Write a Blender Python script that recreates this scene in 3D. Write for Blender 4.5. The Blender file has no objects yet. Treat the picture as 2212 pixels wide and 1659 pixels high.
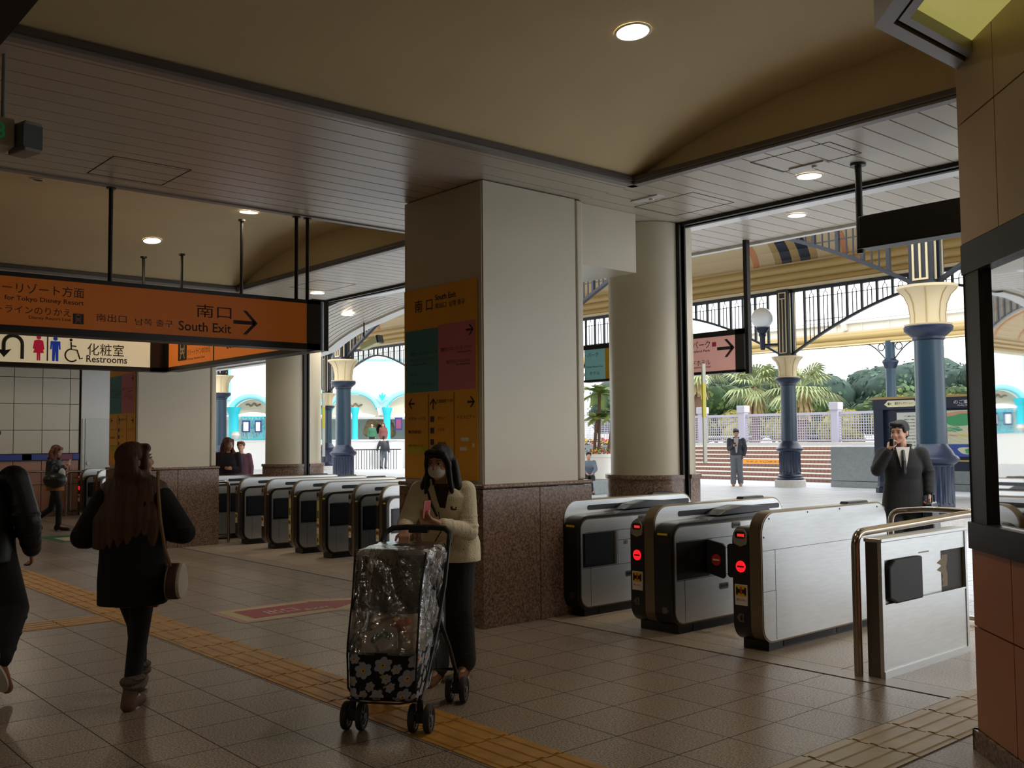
import bpy, bmesh, math, random
from mathutils import Vector as V, Matrix, Quaternion
random.seed(7)
SC = bpy.context.scene
# ---------------------------------------------------------------- camera
# image frame 2212 x 1659, focal length 2123 px; +Y runs through the ticket gates, +X along the gate row
cam = bpy.data.cameras.new('camera'); CAM = bpy.data.objects.new('camera', cam)
SC.collection.objects.link(CAM); SC.camera = CAM
cam.sensor_width = 36.0; cam.lens = 36.0 * 2123.1 / 2212; cam.clip_start = .05; cam.clip_end = 500
def cam_matrix(yaw, pitch, roll):
    fw = V((math.sin(yaw)*math.cos(pitch), math.cos(yaw)*math.cos(pitch), math.sin(pitch)))
    r = V((math.cos(yaw), -math.sin(yaw), 0)); d = fw.cross(r)
    r2 = math.cos(roll)*r + math.sin(roll)*d; d2 = -math.sin(roll)*r + math.cos(roll)*d
    return Matrix(((r2.x, -d2.x, -fw.x), (r2.y, -d2.y, -fw.y), (r2.z, -d2.z, -fw.z))).to_4x4()
CAM.matrix_world = Matrix.Translation((0, 0, 1.55)) @ cam_matrix(-0.858509, 0.0552293, 0.009092)
# ---------------------------------------------------------------- sky, sun, exposure
W = bpy.data.worlds.new('overcast_sky'); SC.world = W; W.use_nodes = True
nt = W.node_tree; bg = nt.nodes['Background']
tc = nt.nodes.new('ShaderNodeTexCoord'); nz = nt.nodes.new('ShaderNodeTexNoise'); rp = nt.nodes.new('ShaderNodeValToRGB')
nz.inputs['Scale'].default_value = 2.2; nz.inputs['Detail'].default_value = 5
rp.color_ramp.elements[0].color = (.80, .90, 1.0, 1); rp.color_ramp.elements[1].color = (1, 1, 1, 1)
rp.color_ramp.elements[0].position = .35; rp.color_ramp.elements[1].position = .6
nt.links.new(tc.outputs['Generated'], nz.inputs['Vector']); nt.links.new(nz.outputs['Fac'], rp.inputs['Fac'])
nt.links.new(rp.outputs['Color'], bg.inputs['Color']); bg.inputs['Strength'].default_value = 2.6
sd = bpy.data.lights.new('sun', 'SUN'); sd.energy = 1.6; sd.angle = .12; sd.color = (1, .97, .92)
so = bpy.data.objects.new('sun', sd); SC.collection.objects.link(so)
so.rotation_euler = V((.8, .03, .6)).to_track_quat('Z', 'Y').to_euler()
SC.view_settings.view_transform = 'Standard'; SC.view_settings.look = 'None'
SC.view_settings.exposure = 0.25; SC.view_settings.gamma = 1; SC.view_settings.use_curve_mapping = False
# portals guide daylight through the real openings
def portal(cx, cy, cz, w, h, d):
    l = bpy.data.lights.new('opening', 'AREA'); l.shape = 'RECTANGLE'; l.size = w; l.size_y = h; l.cycles.is_portal = True
    o = bpy.data.objects.new('opening', l); SC.collection.objects.link(o); o.location = (cx, cy, cz)
    o.rotation_euler = V(d).to_track_quat('-Z', 'Y').to_euler()
# ---------------------------------------------------------------- helpers
def s2l(c): c /= 255; return c/12.92 if c < .04045 else ((c+.055)/1.055)**2.4
def rgb(t): return (s2l(t[0]), s2l(t[1]), s2l(t[2]), 1)
MATS = {}
def M(name, c, rough=.5, metal=0, noise=0, nscale=8, bump=0, bscale=40, emit=0, alpha=1, trans=0, coat=0, c2=None, detail=4, stretch=None):
    if name in MATS: return MATS[name]
    m = bpy.data.materials.new(name); MATS[name] = m; m.use_nodes = True; t = m.node_tree; b = t.nodes['Principled BSDF']
    b.inputs['Base Color'].default_value = rgb(c); b.inputs['Roughness'].default_value = rough; b.inputs['Metallic'].default_value = metal
    b.inputs['Transmission Weight'].default_value = trans; b.inputs['Coat Weight'].default_value = coat; b.inputs['Alpha'].default_value = alpha
    L = t.links.new
    def coord(sc):
        tcn = t.nodes.new('ShaderNodeTexCoord'); n = t.nodes.new('ShaderNodeTexNoise'); n.inputs['Scale'].default_value = sc; n.inputs['Detail'].default_value = detail
        if stretch:
            mp = t.nodes.new('ShaderNodeMapping'); mp.inputs['Scale'].default_value = stretch; L(tcn.outputs['Object'], mp.inputs['Vector']); L(mp.outputs['Vector'], n.inputs['Vector'])
        else: L(tcn.outputs['Object'], n.inputs['Vector'])
        return n
    if noise or c2:
        n = coord(nscale); r = t.nodes.new('ShaderNodeValToRGB'); r.color_ramp.elements[0].position = .35; r.color_ramp.elements[1].position = .65
        a = rgb(c); k = 1-noise
        r.color_ramp.elements[0].color = rgb(c2) if c2 else (a[0]*k, a[1]*k, a[2]*k, 1); r.color_ramp.elements[1].color = a
        L(n.outputs['Fac'], r.inputs['Fac']); L(r.outputs['Color'], b.inputs['Base Color'])
    if bump:
        n = coord(bscale); bp = t.nodes.new('ShaderNodeBump'); bp.inputs['Strength'].default_value = bump; bp.inputs['Distance'].default_value = .01
        L(n.outputs['Fac'], bp.inputs['Height']); L(bp.outputs['Normal'], b.inputs['Normal'])
    if emit:
        b.inputs['Emission Color'].default_value = rgb(c); b.inputs['Emission Strength'].default_value = emit
    return m
class MB:
    def __init__(s): s.v = []; s.f = []; s.m = []; s.mi = 0
    def add(s, vs, fs):
        k = len(s.v); s.v += [V(p) for p in vs]; s.f += [tuple(i+k for i in f) for f in fs]; s.m += [s.mi]*len(fs); return s
    def box(s, x0, y0, z0, x1, y1, z1, mat=None):
        x0, x1 = min(x0, x1), max(x0, x1); y0, y1 = min(y0, y1), max(y0, y1); z0, z1 = min(z0, z1), max(z0, z1)
        p = [V((x, y, z)) for z in (z0, z1) for y in (y0, y1) for x in (x0, x1)]
        if mat is not None: p = [mat @ q for q in p]
        return s.add(p, [(0, 2, 3, 1), (4, 5, 7, 6), (0, 1, 5, 4), (2, 6, 7, 3), (0, 4, 6, 2), (1, 3, 7, 5)])
    def obox(s, c, hx, hy, hz, ax, ay, az=None):       # oriented box, half sizes along given axes
        ax = V(ax).normalized(); ay = V(ay).normalized(); az = V(az).normalized() if az else ax.cross(ay).normalized(); c = V(c)
        p = [c + ax*hx*i + ay*hy*j + az*hz*k for k in (-1, 1) for j in (-1, 1) for i in (-1, 1)]
        return s.add(p, [(0, 2, 3, 1), (4, 5, 7, 6), (0, 1, 5, 4), (2, 6, 7, 3), (0, 4, 6, 2), (1, 3, 7, 5)])
    def prism(s, pts, a, b, axis='x'):                 # polygon in the other two axes swept from a to b
        def P(u, w, t): return {'x': (t, u, w), 'y': (u, t, w), 'z': (u, w, t)}[axis]
        n = len(pts); vs = [P(u, w, a) for u, w in pts] + [P(u, w, b) for u, w in pts]
        ar = sum(pts[i][0]*pts[(i+1) % n][1]-pts[(i+1) % n][0]*pts[i][1] for i in range(n)); fl = (ar > 0) ^ (axis == 'y') ^ (b < a)
        fs = [tuple(range(n))[::-1], tuple(range(n, 2*n))] + [(i, (i+1) % n, (i+1) % n+n, i+n) for i in range(n)]
        if not fl: fs = [f[::-1] for f in fs]
        return s.add(vs, fs)
    def rings(s, rs, caps=True, close=True):
        n = len(rs[0]); k = []; vs = [p for r in rs for p in r]; fs = []
        for i in range(len(rs)-1):
            for j in range(n if close else n-1):
                j2 = (j+1) % n; fs.append((i*n+j, i*n+j2, (i+1)*n+j2, (i+1)*n+j))
        if caps: fs.append(tuple(range(n))[::-1]); fs.append(tuple((len(rs)-1)*n+j for j in range(n)))
        return s.add(vs, fs)
    def lathe(s, prof, c=(0, 0, 0), n=24, flute=0, nf=12):
        rs = []
        for it in prof:
            r, z = it[0], it[1]; fl = it[2] if len(it) > 2 else 0
            rs.append([(c[0]+r*(1-fl*(.5+.5*math.cos(nf*2*math.pi*j/n)))*math.cos(2*math.pi*j/n), c[1]+r*(1-fl*(.5+.5*math.cos(nf*2*math.pi*j/n)))*math.sin(2*math.pi*j/n), c[2]+z) for j in range(n)])
        return s.rings(rs)
    def cyl(s, a, b, r0, r1=None, n=12):
        a, b = V(a), V(b); r1 = r0 if r1 is None else r1; d = (b-a).normalized(); u = d.orthogonal().normalized(); w = d.cross(u)
        return s.rings([[p + (u*math.cos(2*math.pi*j/n) + w*math.sin(2*math.pi*j/n))*r for j in range(n)] for p, r in ((a, r0), (b, r1))])
    def tube(s, pts, r, n=10, closed=False):
        pts = [V(p) for p in pts]; rs = []; pu = None; N = len(pts)
        for i, p in enumerate(pts):
            d = (pts[min(i+1, N-1)] - pts[max(i-1, 0)]).normalized()
            if pu is None: u = d.orthogonal().normalized()
            else: u = (pu - d*pu.dot(d)).normalized()
            pu = u; w = d.cross(u); rr = r[i] if isinstance(r, (list, tuple)) else r
            rs.append([p + (u*math.cos(2*math.pi*j/n) + w*math.sin(2*math.pi*j/n))*rr for j in range(n)])
        return s.rings(rs)
    def ell(s, c, r, n=16, k=10, rot=None):
        c = V(c); r = (r, r, r) if not isinstance(r, (tuple, list)) else r; rs = []
        for i in range(1, k):
            t = math.pi*i/k
            ring = [V((r[0]*math.sin(t)*math.cos(2*math.pi*j/n), r[1]*math.sin(t)*math.sin(2*math.pi*j/n), -r[2]*math.cos(t))) for j in range(n)]
            rs.append([c + (rot @ q if rot else q) for q in ring])
        a = V((0, 0, -r[2])); b = V((0, 0, r[2]))
        if rot: a = rot @ a; b = rot @ b
        k0 = len(s.v); s.rings(rs, caps=False); m = len(rs)*n; s.v += [c+a, c+b]
        for j in range(n):
            s.f.append((k0+(j+1) % n, k0+j, k0+m)); s.f.append((k0+m-n+j, k0+m-n+(j+1) % n, k0+m+1)); s.m += [s.mi]*2
        return s
    def cap(s, a, b, ra, rb=None, n=12):               # tapered capsule
        rb = ra if rb is None else rb; s.ell(a, ra, n, 8); s.ell(b, rb, n, 8)
        a, b = V(a), V(b)
        if (b-a).length > 1e-5: s.cyl(a, b, ra, rb, n)
        return s
    def chain(s, pts, rs, n=12):
        for i in range(len(pts)-1): s.cap(pts[i], pts[i+1], rs[i], rs[i+1], n)
        return s
    def quad(s, *p): return s.add(p, [(0, 1, 2, 3)])
    def build(s, name, mat, parent=None, smooth=False, bevel=0, local=False, voxel=0, sm=0, seg=2, solid=0):
        me = bpy.data.meshes.new(name)
        pm = ROOT.get(parent.name) if parent else None
        vs = s.v if (local or pm is None) else [pm @ p for p in s.v]
        me.from_pydata([tuple(p) for p in vs], [], s.f)
        for mm in (mat if isinstance(mat, (list, tuple)) else [mat]): me.materials.append(mm)
        if isinstance(mat, (list, tuple)): me.polygons.foreach_set('material_index', s.m)
        if smooth or voxel:
            me.polygons.foreach_set('use_smooth', [True]*len(me.polygons))
            if not voxel: me.set_sharp_from_angle(angle=.7)
        me.update(); o = bpy.data.objects.new(name, me); SC.collection.objects.link(o)
        if parent:
            o.parent = parent
            if pm is not None: ROOT[o.name] = pm
        if solid: md = o.modifiers.new('solid', 'SOLIDIFY'); md.thickness = solid; md.offset = 0
        if bevel: md = o.modifiers.new('bevel', 'BEVEL'); md.width = bevel; md.segments = seg; md.limit_method = 'ANGLE'
        if voxel:
            md = o.modifiers.new('remesh', 'REMESH'); md.mode = 'VOXEL'; md.voxel_size = voxel; md.use_smooth_shade = True
            if sm: md = o.modifiers.new('smooth', 'SMOOTH'); md.iterations = sm; md.factor = .5
        return o
ROOT = {}
def thing(name, label, cat, loc=(0, 0, 0), rz=0, group=None):
    o = bpy.data.objects.new(name, None); SC.collection.objects.link(o); o.location = loc; o.rotation_euler = (0, 0, rz); o.empty_display_size = .1
    ROOT[o.name] = (Matrix.Translation(loc) @ Matrix.Rotation(rz, 4, 'Z')).inverted()
    o['label'] = label; o['category'] = cat
    if group: o['group'] = group
    return o
def tag(o, label, cat, group=None):
    o['label'] = label; o['category'] = cat
    if group: o['group'] = group
    return o
def struct(o): o['kind'] = 'structure'; return o
def lab(o, l): o['label'] = l; return o
def dup(root, loc, rz, label=None, group=None):
    r = root.copy(); SC.collection.objects.link(r); r.location = loc; r.rotation_euler = (0, 0, rz)
    if label: r['label'] = label
    if group: r['group'] = group
    kids = {}
    for o in list(SC.collection.objects): 
        if o.parent: kids.setdefault(o.parent.name, []).append(o)
    for ch in kids.get(root.name, []):
        c = ch.copy(); SC.collection.objects.link(c); c.parent = r
        for g in kids.get(ch.name, []):
            d = g.copy(); SC.collection.objects.link(d); d.parent = c
    return r
FONT = None
def text(s, loc, w, h, xd, yd, mat, parent=None, name='lettering', ext=.0012, align='L', bold=.012):
    cu = bpy.data.curves.new('t', 'FONT'); cu.body = s; cu.size = 1; cu.extrude = 0; cu.resolution_u = 3; cu.offset = bold if max(map(ord, s)) < 0x2e80 else bold*.2
    ob = bpy.data.objects.new('t', cu); me = bpy.data.meshes.new_from_object(ob); bpy.data.objects.remove(ob)
    vs = [v.co.copy() for v in me.vertices]
    if not vs: return None
    x0 = min(v.x for v in vs); x1 = max(v.x for v in vs); y0 = min(v.y for v in vs); y1 = max(v.y for v in vs)
    sy = h/(y1-y0); sx = (w/(x1-x0)) if w else sy
    xd = V(xd).normalized(); yd = V(yd).normalized(); nd = xd.cross(yd); loc = V(loc)
    ox = 0 if align == 'L' else (-(x1-x0)*sx if align == 'R' else -(x1-x0)*sx/2)
    mb = MB(); mb.add([loc + xd*((v.x-x0)*sx+ox) + yd*((v.y-y0)*sy) + nd*ext for v in vs], [tuple(p.vertices) for p in me.polygons])
    bpy.data.meshes.remove(me)
    return mb.build(name, mat, parent)
def arrow(c, u, w, L, parent, mat, th=.18, head=.36, ext=.0015, name='arrow_symbol'):   # arrow with open head, pointing along u, centre c
    c = V(c); u = V(u).normalized(); w = V(w).normalized(); n = u.cross(w).normalized()
    if n.length < .5: n = V((0, 0, 1))
    mb = MB(); t = L*th/2; h = L*head; e = L/2
    def q(pts):
        ps = [c+u*a+w*b+n*ext for a, b in pts]; mb.add(ps, [tuple(range(len(ps)))])
    q([(-e, -t), (e-t*1.6, -t), (e-t*1.6, t), (-e, t)])
    for sg in (1, -1):
        pts = [(e, 0), (e-h, sg*h), (e-h-2.2*t, sg*h), (e-2.4*t, 0)]
        q(pts if sg > 0 else pts[::-1])
    return mb.build(name, mat, parent)
# ---------------------------------------------------------------- materials
mPlank = M('ceiling_plank_paint', (198, 190, 174), .34)
mGap = M('ceiling_gap_dark', (40, 36, 32), .9)
mVault = M('vault_plaster', (228, 208, 162), .75, noise=.05, nscale=1.5)
mTrim = M('ceiling_trim_grey', (150, 146, 144), .45, metal=.2)
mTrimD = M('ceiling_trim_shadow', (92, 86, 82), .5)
mDark = M('dark_bronze', (38, 35, 33), .5, metal=.4)
mBlack = M('black_plastic', (14, 14, 15), .35)
mPanel = M('ivory_enamel_panel', (204, 197, 176), .32, noise=.03, nscale=2)
mGranite = M('rose_granite', (154, 128, 112), .22, c2=(90, 72, 62), nscale=55, detail=6)
mSteel = M('brushed_steel', (214, 216, 216), .36, metal=.9, noise=.07, nscale=6, stretch=(1, 1, 12), bump=.05, bscale=30)
mSteelD = M('dark_steel', (120, 116, 110), .3, metal=1)
mTube = M('polished_tube', (175, 165, 152), .18, metal=1)
mRubber = M('black_rubber', (26, 26, 28), .6)
mSmoke = M('smoked_panel', (40, 43, 50), .18)
mWhite = M('white_paint', (225, 225, 222), .5)
mYel = M('sign_yellow', (236, 172, 48), .45, noise=.08, nscale=3)
mTeal = M('sign_teal', (60, 140, 150), .45)
mPink = M('sign_pink', (208, 120, 140), .45)
mInk = M('sign_ink', (30, 26, 24), .6)
mNavy = M('navy_paint', (19, 31, 56), .35)
mBlue = M('teal_blue_paint', (28, 52, 68), .3, noise=.12, nscale=3)
mCream = M('cream_paint', (206, 188, 150), .5)
mGold = M('gold_gutter_paint', (172, 146, 92), .4)
mIron = M('blue_black_iron', (20, 27, 38), .45)
mConc = M('grey_concrete', (158, 166, 168), .8, noise=.12, nscale=12, bump=.2)
mStone = M('pale_stone', (200, 196, 190), .8, noise=.15, nscale=20)
def tile_floor(name, cA, cB, px, py, ox, oy, gw, rough, gro=(36, 28, 22), sp=260, var=.1, coat=.25):
    m = bpy.data.materials.new(name); m.use_nodes = True; t = m.node_tree; b = t.nodes['Principled BSDF']; L = t.links.new
    tc = t.nodes.new('ShaderNodeTexCoord'); sx = t.nodes.new('ShaderNodeSeparateXYZ'); L(tc.outputs['Object'], sx.inputs[0])
    def ma(op, a, bb=None, c=None):
        n = t.nodes.new('ShaderNodeMath'); n.operation = op
        for i, q in enumerate((a, bb, c)):
            if q is None: continue
            if hasattr(q, 'is_output'): L(q, n.inputs[i])
            else: n.inputs[i].default_value = q
        return n.outputs[0]
    def line(c, p, o):
        f = ma('FRACT', ma('DIVIDE', ma('SUBTRACT', c, o), p)); d = ma('MINIMUM', f, ma('SUBTRACT', 1, f)); return ma('LESS_THAN', d, gw/p)
    jx = line(sx.outputs[0], px, ox); jy = line(sx.outputs[1], py, oy); j = ma('MAXIMUM', jx, jy)
    cell = t.nodes.new('ShaderNodeCombineXYZ')
    L(ma('FLOOR', ma('DIVIDE', ma('SUBTRACT', sx.outputs[0], ox), px)), cell.inputs[0]); L(ma('FLOOR', ma('DIVIDE', ma('SUBTRACT', sx.outputs[1], oy), py)), cell.inputs[1])
    wn = t.nodes.new('ShaderNodeTexWhiteNoise'); L(cell.outputs[0], wn.inputs['Vector'])
    ns = t.nodes.new('ShaderNodeTexNoise'); ns.inputs['Scale'].default_value = sp; ns.inputs['Detail'].default_value = 3; L(tc.outputs['Object'], ns.inputs['Vector'])
    r = t.nodes.new('ShaderNodeValToRGB'); r.color_ramp.elements[0].position = .38; r.color_ramp.elements[1].position = .62
    r.color_ramp.elements[0].color = rgb(cA); r.color_ramp.elements[1].color = rgb(cB); L(ns.outputs['Fac'], r.inputs['Fac'])
    hs = t.nodes.new('ShaderNodeHueSaturation'); L(r.outputs['Color'], hs.inputs['Color']); L(ma('MULTIPLY_ADD', wn.outputs['Value'], var, 1-var/2), hs.inputs['Value'])
    mx = t.nodes.new('ShaderNodeMixRGB'); mx.inputs[2].default_value = rgb(gro); L(j, mx.inputs[0]); L(hs.outputs['Color'], mx.inputs[1]); L(mx.outputs[0], b.inputs['Base Color'])
    n2 = t.nodes.new('ShaderNodeTexNoise'); n2.inputs['Scale'].default_value = 1.3; L(tc.outputs['Object'], n2.inputs['Vector'])
    L(ma('MULTIPLY_ADD', n2.outputs['Fac'], .14, ma('MULTIPLY_ADD', j, .4, rough-.07)), b.inputs['Roughness'])
    bp = t.nodes.new('ShaderNodeBump'); bp.inputs['Strength'].default_value = .4; bp.inputs['Distance'].default_value = .004; L(ma('SUBTRACT', 1, j), bp.inputs['Height']); L(bp.outputs['Normal'], b.inputs['Normal'])
    return m
mFloor = tile_floor('granite_floor_tiles', (92, 80, 70), (182, 166, 150), .408, .403, -3.59, 5.01, .0032, .3, sp=95)
mFloorG = tile_floor('gate_floor_tiles', (130, 114, 98), (200, 182, 160), .82, .82, -3.59, 6.0, .003, .32, sp=95)
mPave = tile_floor('plaza_paving', (186, 190, 196), (214, 216, 222), .6, .3, 0, 0, .006, .42, gro=(140, 140, 145), sp=30, var=.12)
# ---------------------------------------------------------------- floor
struct(MB().box(-60, -9, -.3, 9, 5.76, 0).build('floor', mFloor))
struct(MB().box(-60, 5.785, -.3, 9, 8.35, 0).build('floor', mFloorG))
struct(MB().box(-60, 5.76, -.3, 9, 5.785, -.006).build('floor', mGap))
struct(MB().box(-60, 5.785, 0, 9, 5.95, .0012).build('floor', M('pale_granite_strip', (172, 160, 142), .3, c2=(140, 126, 112), nscale=200)))
struct(MB().box(-110, 8.35, -.3, 30, 30.6, 0).build('floor', mPave))
struct(MB().box(-200, 30.6, -.3, 60, 160, -.02).build('floor', M('far_ground', (150, 150, 140), .9, noise=.2, nscale=2)))
# ---------------------------------------------------------------- ceiling
ZC = 3.73
def planks(x0, x1, y0, y1, z, p=.205, name='ceiling'):
    mb = MB(); x = x0
    while x < x1 - .01:
        e = min(x+p-.013, x1); mb.box(x, y0, z, e, y1, z+.02); x += p
    o = struct(mb.build(name, mPlank)); struct(MB().box(x0, y0, z+.02, x1, y1, z+.05).build(name, mGap)); return o
BE = [(-22.0, -21.1), (-16.1, -13.42), (-8.44, -5.70), (-.7, 6.0)]
for a, b_ in BE: planks(a, b_, -8, 6.33, ZC)
planks(-22, 6, 6.33, 7.82, ZC)
struct(MB().box(-24, -9, 4.45, 9, 9.3, 4.75).build('ceiling', mConc))
CF = [(-21.1, -16.1), (-13.42, -8.44), (-5.70, -.70)]
for a, b_ in CF:
    mb = MB(); n = 40; pr = []
    for i in range(n+1):
        u = -1+2*i/n; pr.append((a+(b_-a)*i/n, ZC+.03+.42*(1-abs(u)**2.2)))
    for i in range(n):
        (xa, za), (xb, zb) = pr[i], pr[i+1]
        mb.add([(xa, -8, za), (xb, -8, zb), (xb, 6.33, zb), (xa, 6.33, za)], [(0, 3, 2, 1)])
        mb.add([(xa, 6.33, ZC-.01), (xb, 6.33, ZC-.01), (xb, 6.33, zb), (xa, 6.33, za)], [(0, 1, 2, 3)])
    o = mb.build('ceiling', mVault, smooth=True); struct(o)
    # metal edge trim with an upstand all round the opening
    mb = MB(); w = .07
    for (p, q, r_, s_) in ((a-.005, a+w, -8, 6.33), (b_-w, b_+.005, -8, 6.33)): mb.box(p, r_, ZC-.012, q, s_, ZC+.035)
    mb.box(a, 6.33-w, ZC-.012, b_, 6.335, ZC+.035)
    struct(mb.build('trim_1', mTrim)); mb = MB()
    mb.box(a+w, -8, ZC+.012, a+w+.03, 6.33-w, ZC+.05); mb.box(b_-w-.03, -8, ZC+.012, b_-w, 6.33-w, ZC+.05); mb.box(a+w, 6.33-w-.03, ZC+.012, b_-w, 6.33-w, ZC+.05)
    struct(mb.build('trim_1', mTrimD))
# ceiling hatches: thin outline grooves
mb = MB()
for (x0, y0, x1, y1) in ((-8.2, 2.54, -7.58, 3.15), (-4.6, 6.5, -3.9, 6.95), (-6.2, 6.9, -5.5, 7.5), (-12.6, 6.7, -11.8, 7.3)):
    for q in ((x0, y0, x1, y0+.008), (x0, y1, x1, y1+.008), (x0, y0, x0+.008, y1), (x1, y0, x1+.008, y1+.008)): mb.box(q[0], q[1], ZC-.002, q[2], q[3], ZC+.001)
struct(mb.build('trim_2', mGap))
# shutter slot across the front of the concourse
mb = MB(); mb.box(-22, 7.78, ZC-.035, 6, 7.82, ZC+.05); mb.box(-22, 7.88, ZC-.035, 6, 7.93, ZC+.05); struct(mb.build('trim_3', mDark))
struct(MB().box(-22, 7.82, ZC+.03, 6, 7.88, ZC+.05).build('trim_3', mBlack))
mBand = M('satin_metal_band', (236, 236, 238), .3, metal=.2)
struct(MB().prism([(7.93, ZC-.02), (8.22, ZC+.0), (8.22, ZC+.06), (7.93, ZC+.06)], -13.4, 6, 'x').build('ceiling', mBand))
planks(-13.4, 6, 8.22, 9.22, ZC+.0)
# outer soffit dropping in a curve over the left bay
pr = [(-22.3, 3.13), (-18.5, 3.13), (-16.4, 3.13), (-16.0, 3.16), (-15.7, 3.2), (-15.3, 3.34), (-14.9, 3.45), (-14.5, 3.53), (-14.0, 3.60), (-13.6, 3.66), (-13.2, 3.71), (-12.6, 3.73)]
fine = []
for i in range(len(pr)-1):
    for k in range(6): t_ = k/6; fine.append((pr[i][0]*(1-t_)+pr[i+1][0]*t_, pr[i][1]*(1-t_)+pr[i+1][1]*t_))
fine.append(pr[-1]); mb = MB(); mf = MB(); me_ = MB(); acc = 0
for i in range(len(fine)-1):
    (xa, za), (xb, zb) = fine[i], fine[i+1]
    mb.add([(xa, 7.93, za), (xb, 7.93, zb), (xb, 9.1, zb), (xa, 9.1, za)], [(0, 3, 2, 1)])
    me_.add([(xa, 9.1, za-.03), (xb, 9.1, zb-.03), (xb, 9.3, zb-.03), (xa, 9.3, za-.03), (xa, 9.1, za), (xb, 9.1, zb), (xa, 9.3, za+.6), (xb, 9.3, zb+.6)], [(0, 3, 2, 1), (0, 1, 5, 4), (3, 6, 7, 2)])
    mf.add([(xa, 7.93, za), (xb, 7.93, zb), (xb, 7.93, ZC), (xa, 7.93, ZC)], [(0, 1, 2, 3)])
    acc += math.hypot(xb-xa, zb-za)
struct(mb.build('ceiling', mPlank)); struct(mf.build('wall_front', mPanel)); struct(me_.build('trim_4', mWhite))
mg = MB(); y = 8.0
while y < 9.1:
    for i in range(len(fine)-1):
        (xa, za), (xb, zb) = fine[i], fine[i+1]; mg.add([(xa, y, za-.002), (xb, y, zb-.002), (xb, y+.008, zb-.002), (xa, y+.008, za-.002)], [(0, 3, 2, 1)])
    y += .11
struct(mg.build('trim_4', mGap))
mb = MB(); mb.box(-13.2, 9.22, ZC-.03, 6, 9.3, ZC+.5); struct(mb.build('trim_5', mWhite))
struct(MB().box(-24, 9.3, 3.75, 9, 9.5, 5.6).build('wall_front', mPanel))
# ---------------------------------------------------------------- walls
def tilewall(name, pts, z0, z1, mA, tile, off=0, zoff=0, g=.012, n=(1, 0)):   # panels on a vertical plane from pts[0] to pts[1], real joints
    a, b = V((*pts[0], 0)), V((*pts[1], 0)); L = (b-a).length; d = (b-a)/L; nn = V((n[0], n[1], 0)); mb = MB()
    xs = [0]; x = off if off > 0 else tile
    while x < L-.02: xs.append(x); x += tile
    xs.append(L); zs = [z0]; z = z0 + (zoff if zoff > 0 else tile)
    while z < z1-.02: zs.append(z); z += tile
    zs.append(z1)
    for i in range(len(xs)-1):
        for k in range(len(zs)-1):
            c = a + d*((xs[i]+xs[i+1])/2) + V((0, 0, (zs[k]+zs[k+1])/2))
            mb.obox(c + nn*.01, (xs[i+1]-xs[i])/2-g/2, .01, (zs[k+1]-zs[k])/2-g/2, d, nn, (0, 0, 1))
    return struct(mb.build(name, mA))
mPinkT = M('salmon_tile', (172, 122, 100), .35, noise=.08, nscale=5)
struct(MB().box(-22.3, -9, 0, -22.02, 8.4, 4.5).build('wall_left', mGap))
tilewall('wall_left', ((-22.02, -8), (-22.02, 6.74)), 1.32, 4.2, mPanel, .55, off=.25, zoff=.49)
tilewall('wall_left', ((-22.02, -8), (-22.02, 6.74)), .12, 1.18, mPinkT, .55, off=.25)
struct(MB().box(-22.02, -8, 0, -21.97, 6.74, .12).build('baseboard_left', mGranite))
mb = MB(); mb.box(-22.0, -8, 1.19, -21.985, 6.74, 1.31); struct(mb.build('trim_6', M('maroon_stripe', (122, 34, 70), .4)))
mb = MB()
for y in (-6.2, -4.6, -3, -1.4, .2, 1.8, 3.4, 5.0): mb.box(-21.99, y, 1.192, -21.975, y+.8, 1.308)
mb.box(-21.99, 5.62, 1.192, -21.975, 6.1, 1.308); mb.box(-21.99, 6.62, 1.192, -21.975, 6.74, 1.308); struct(mb.build('trim_6', M('blue_stripe', (24, 56, 150), .4)))
struct(MB().box(-22.02, -8, 1.17, -21.96, 6.74, 1.19).build('trim_6', mDark))
# white metal service doors at the end of the left wall
struct(MB().box(-22.1, 6.78, 0, -21.98, 8.35, 4.2).build('wall_left', mWhite))
o = struct(MB().box(-21.98, 6.86, .02, -21.955, 7.75, 2.05).build('door_1', M('door_white', (205, 208, 205), .4)))
hd = MB(); hd.cyl((-21.97, 6.92, 1.1), (-21.93, 6.92, 1.1), .035, n=16); hd.build('door_handle', mSteelD, o)
o = struct(MB().box(-21.98, 6.80, .02, -21.96, 6.845, 2.05).build('door_2', M('door_white', (205, 208, 205), .4)))
struct(MB().box(-24, -9, 0, 9, -8, 4.5).build('wall_back', mPanel)); struct(MB().box(6, -8, 0, 6.3, 9.4, 4.5).build('wall_right', mPanel))
struct(MB().box(-30, 8.0, 0, -22, 9.3, 4.5).build('wall_front', mPanel))
portal(-8, 9.4, 1.9, 28, 3.8, (0, -1, 0))
# ---------------------------------------------------------------- tactile paving
mTac = M('tactile_yellow', (196, 144, 62), .42, noise=.25, nscale=7)
mTacW = M('tactile_worn', (184, 164, 126), .38, noise=.2, nscale=5)
def tactile(cells, name, label, along, mat=None):
    t = thing(name, label, 'tactile paving', (cells[0][0], cells[0][1], 0))
    for (x, y) in cells:
        mb = MB(); s = .196; mb.box(x-s, y-s, 0, x+s, y+s, .004)
        for k in range(4):
            o = -.147+.098*k
            if along == 'x': mb.prism([(y+o-.024, .004), (y+o+.024, .004), (y+o+.016, .009), (y+o-.016, .009)], x-.19, x+.19, 'x')
            else: mb.prism([(x+o-.024, .004), (x+o+.024, .004), (x+o+.016, .009), (x+o-.016, .009)], y-.19, y+.19, 'y')
        mb.build('guide_tile', mat or mTac, t)
    return t
tactile([(-2.97-.403*i, 3.21) for i in range(27)], 'tactile_strip', 'yellow ribbed guide strip running along the concourse under the stroller wheels', 'x')
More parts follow.
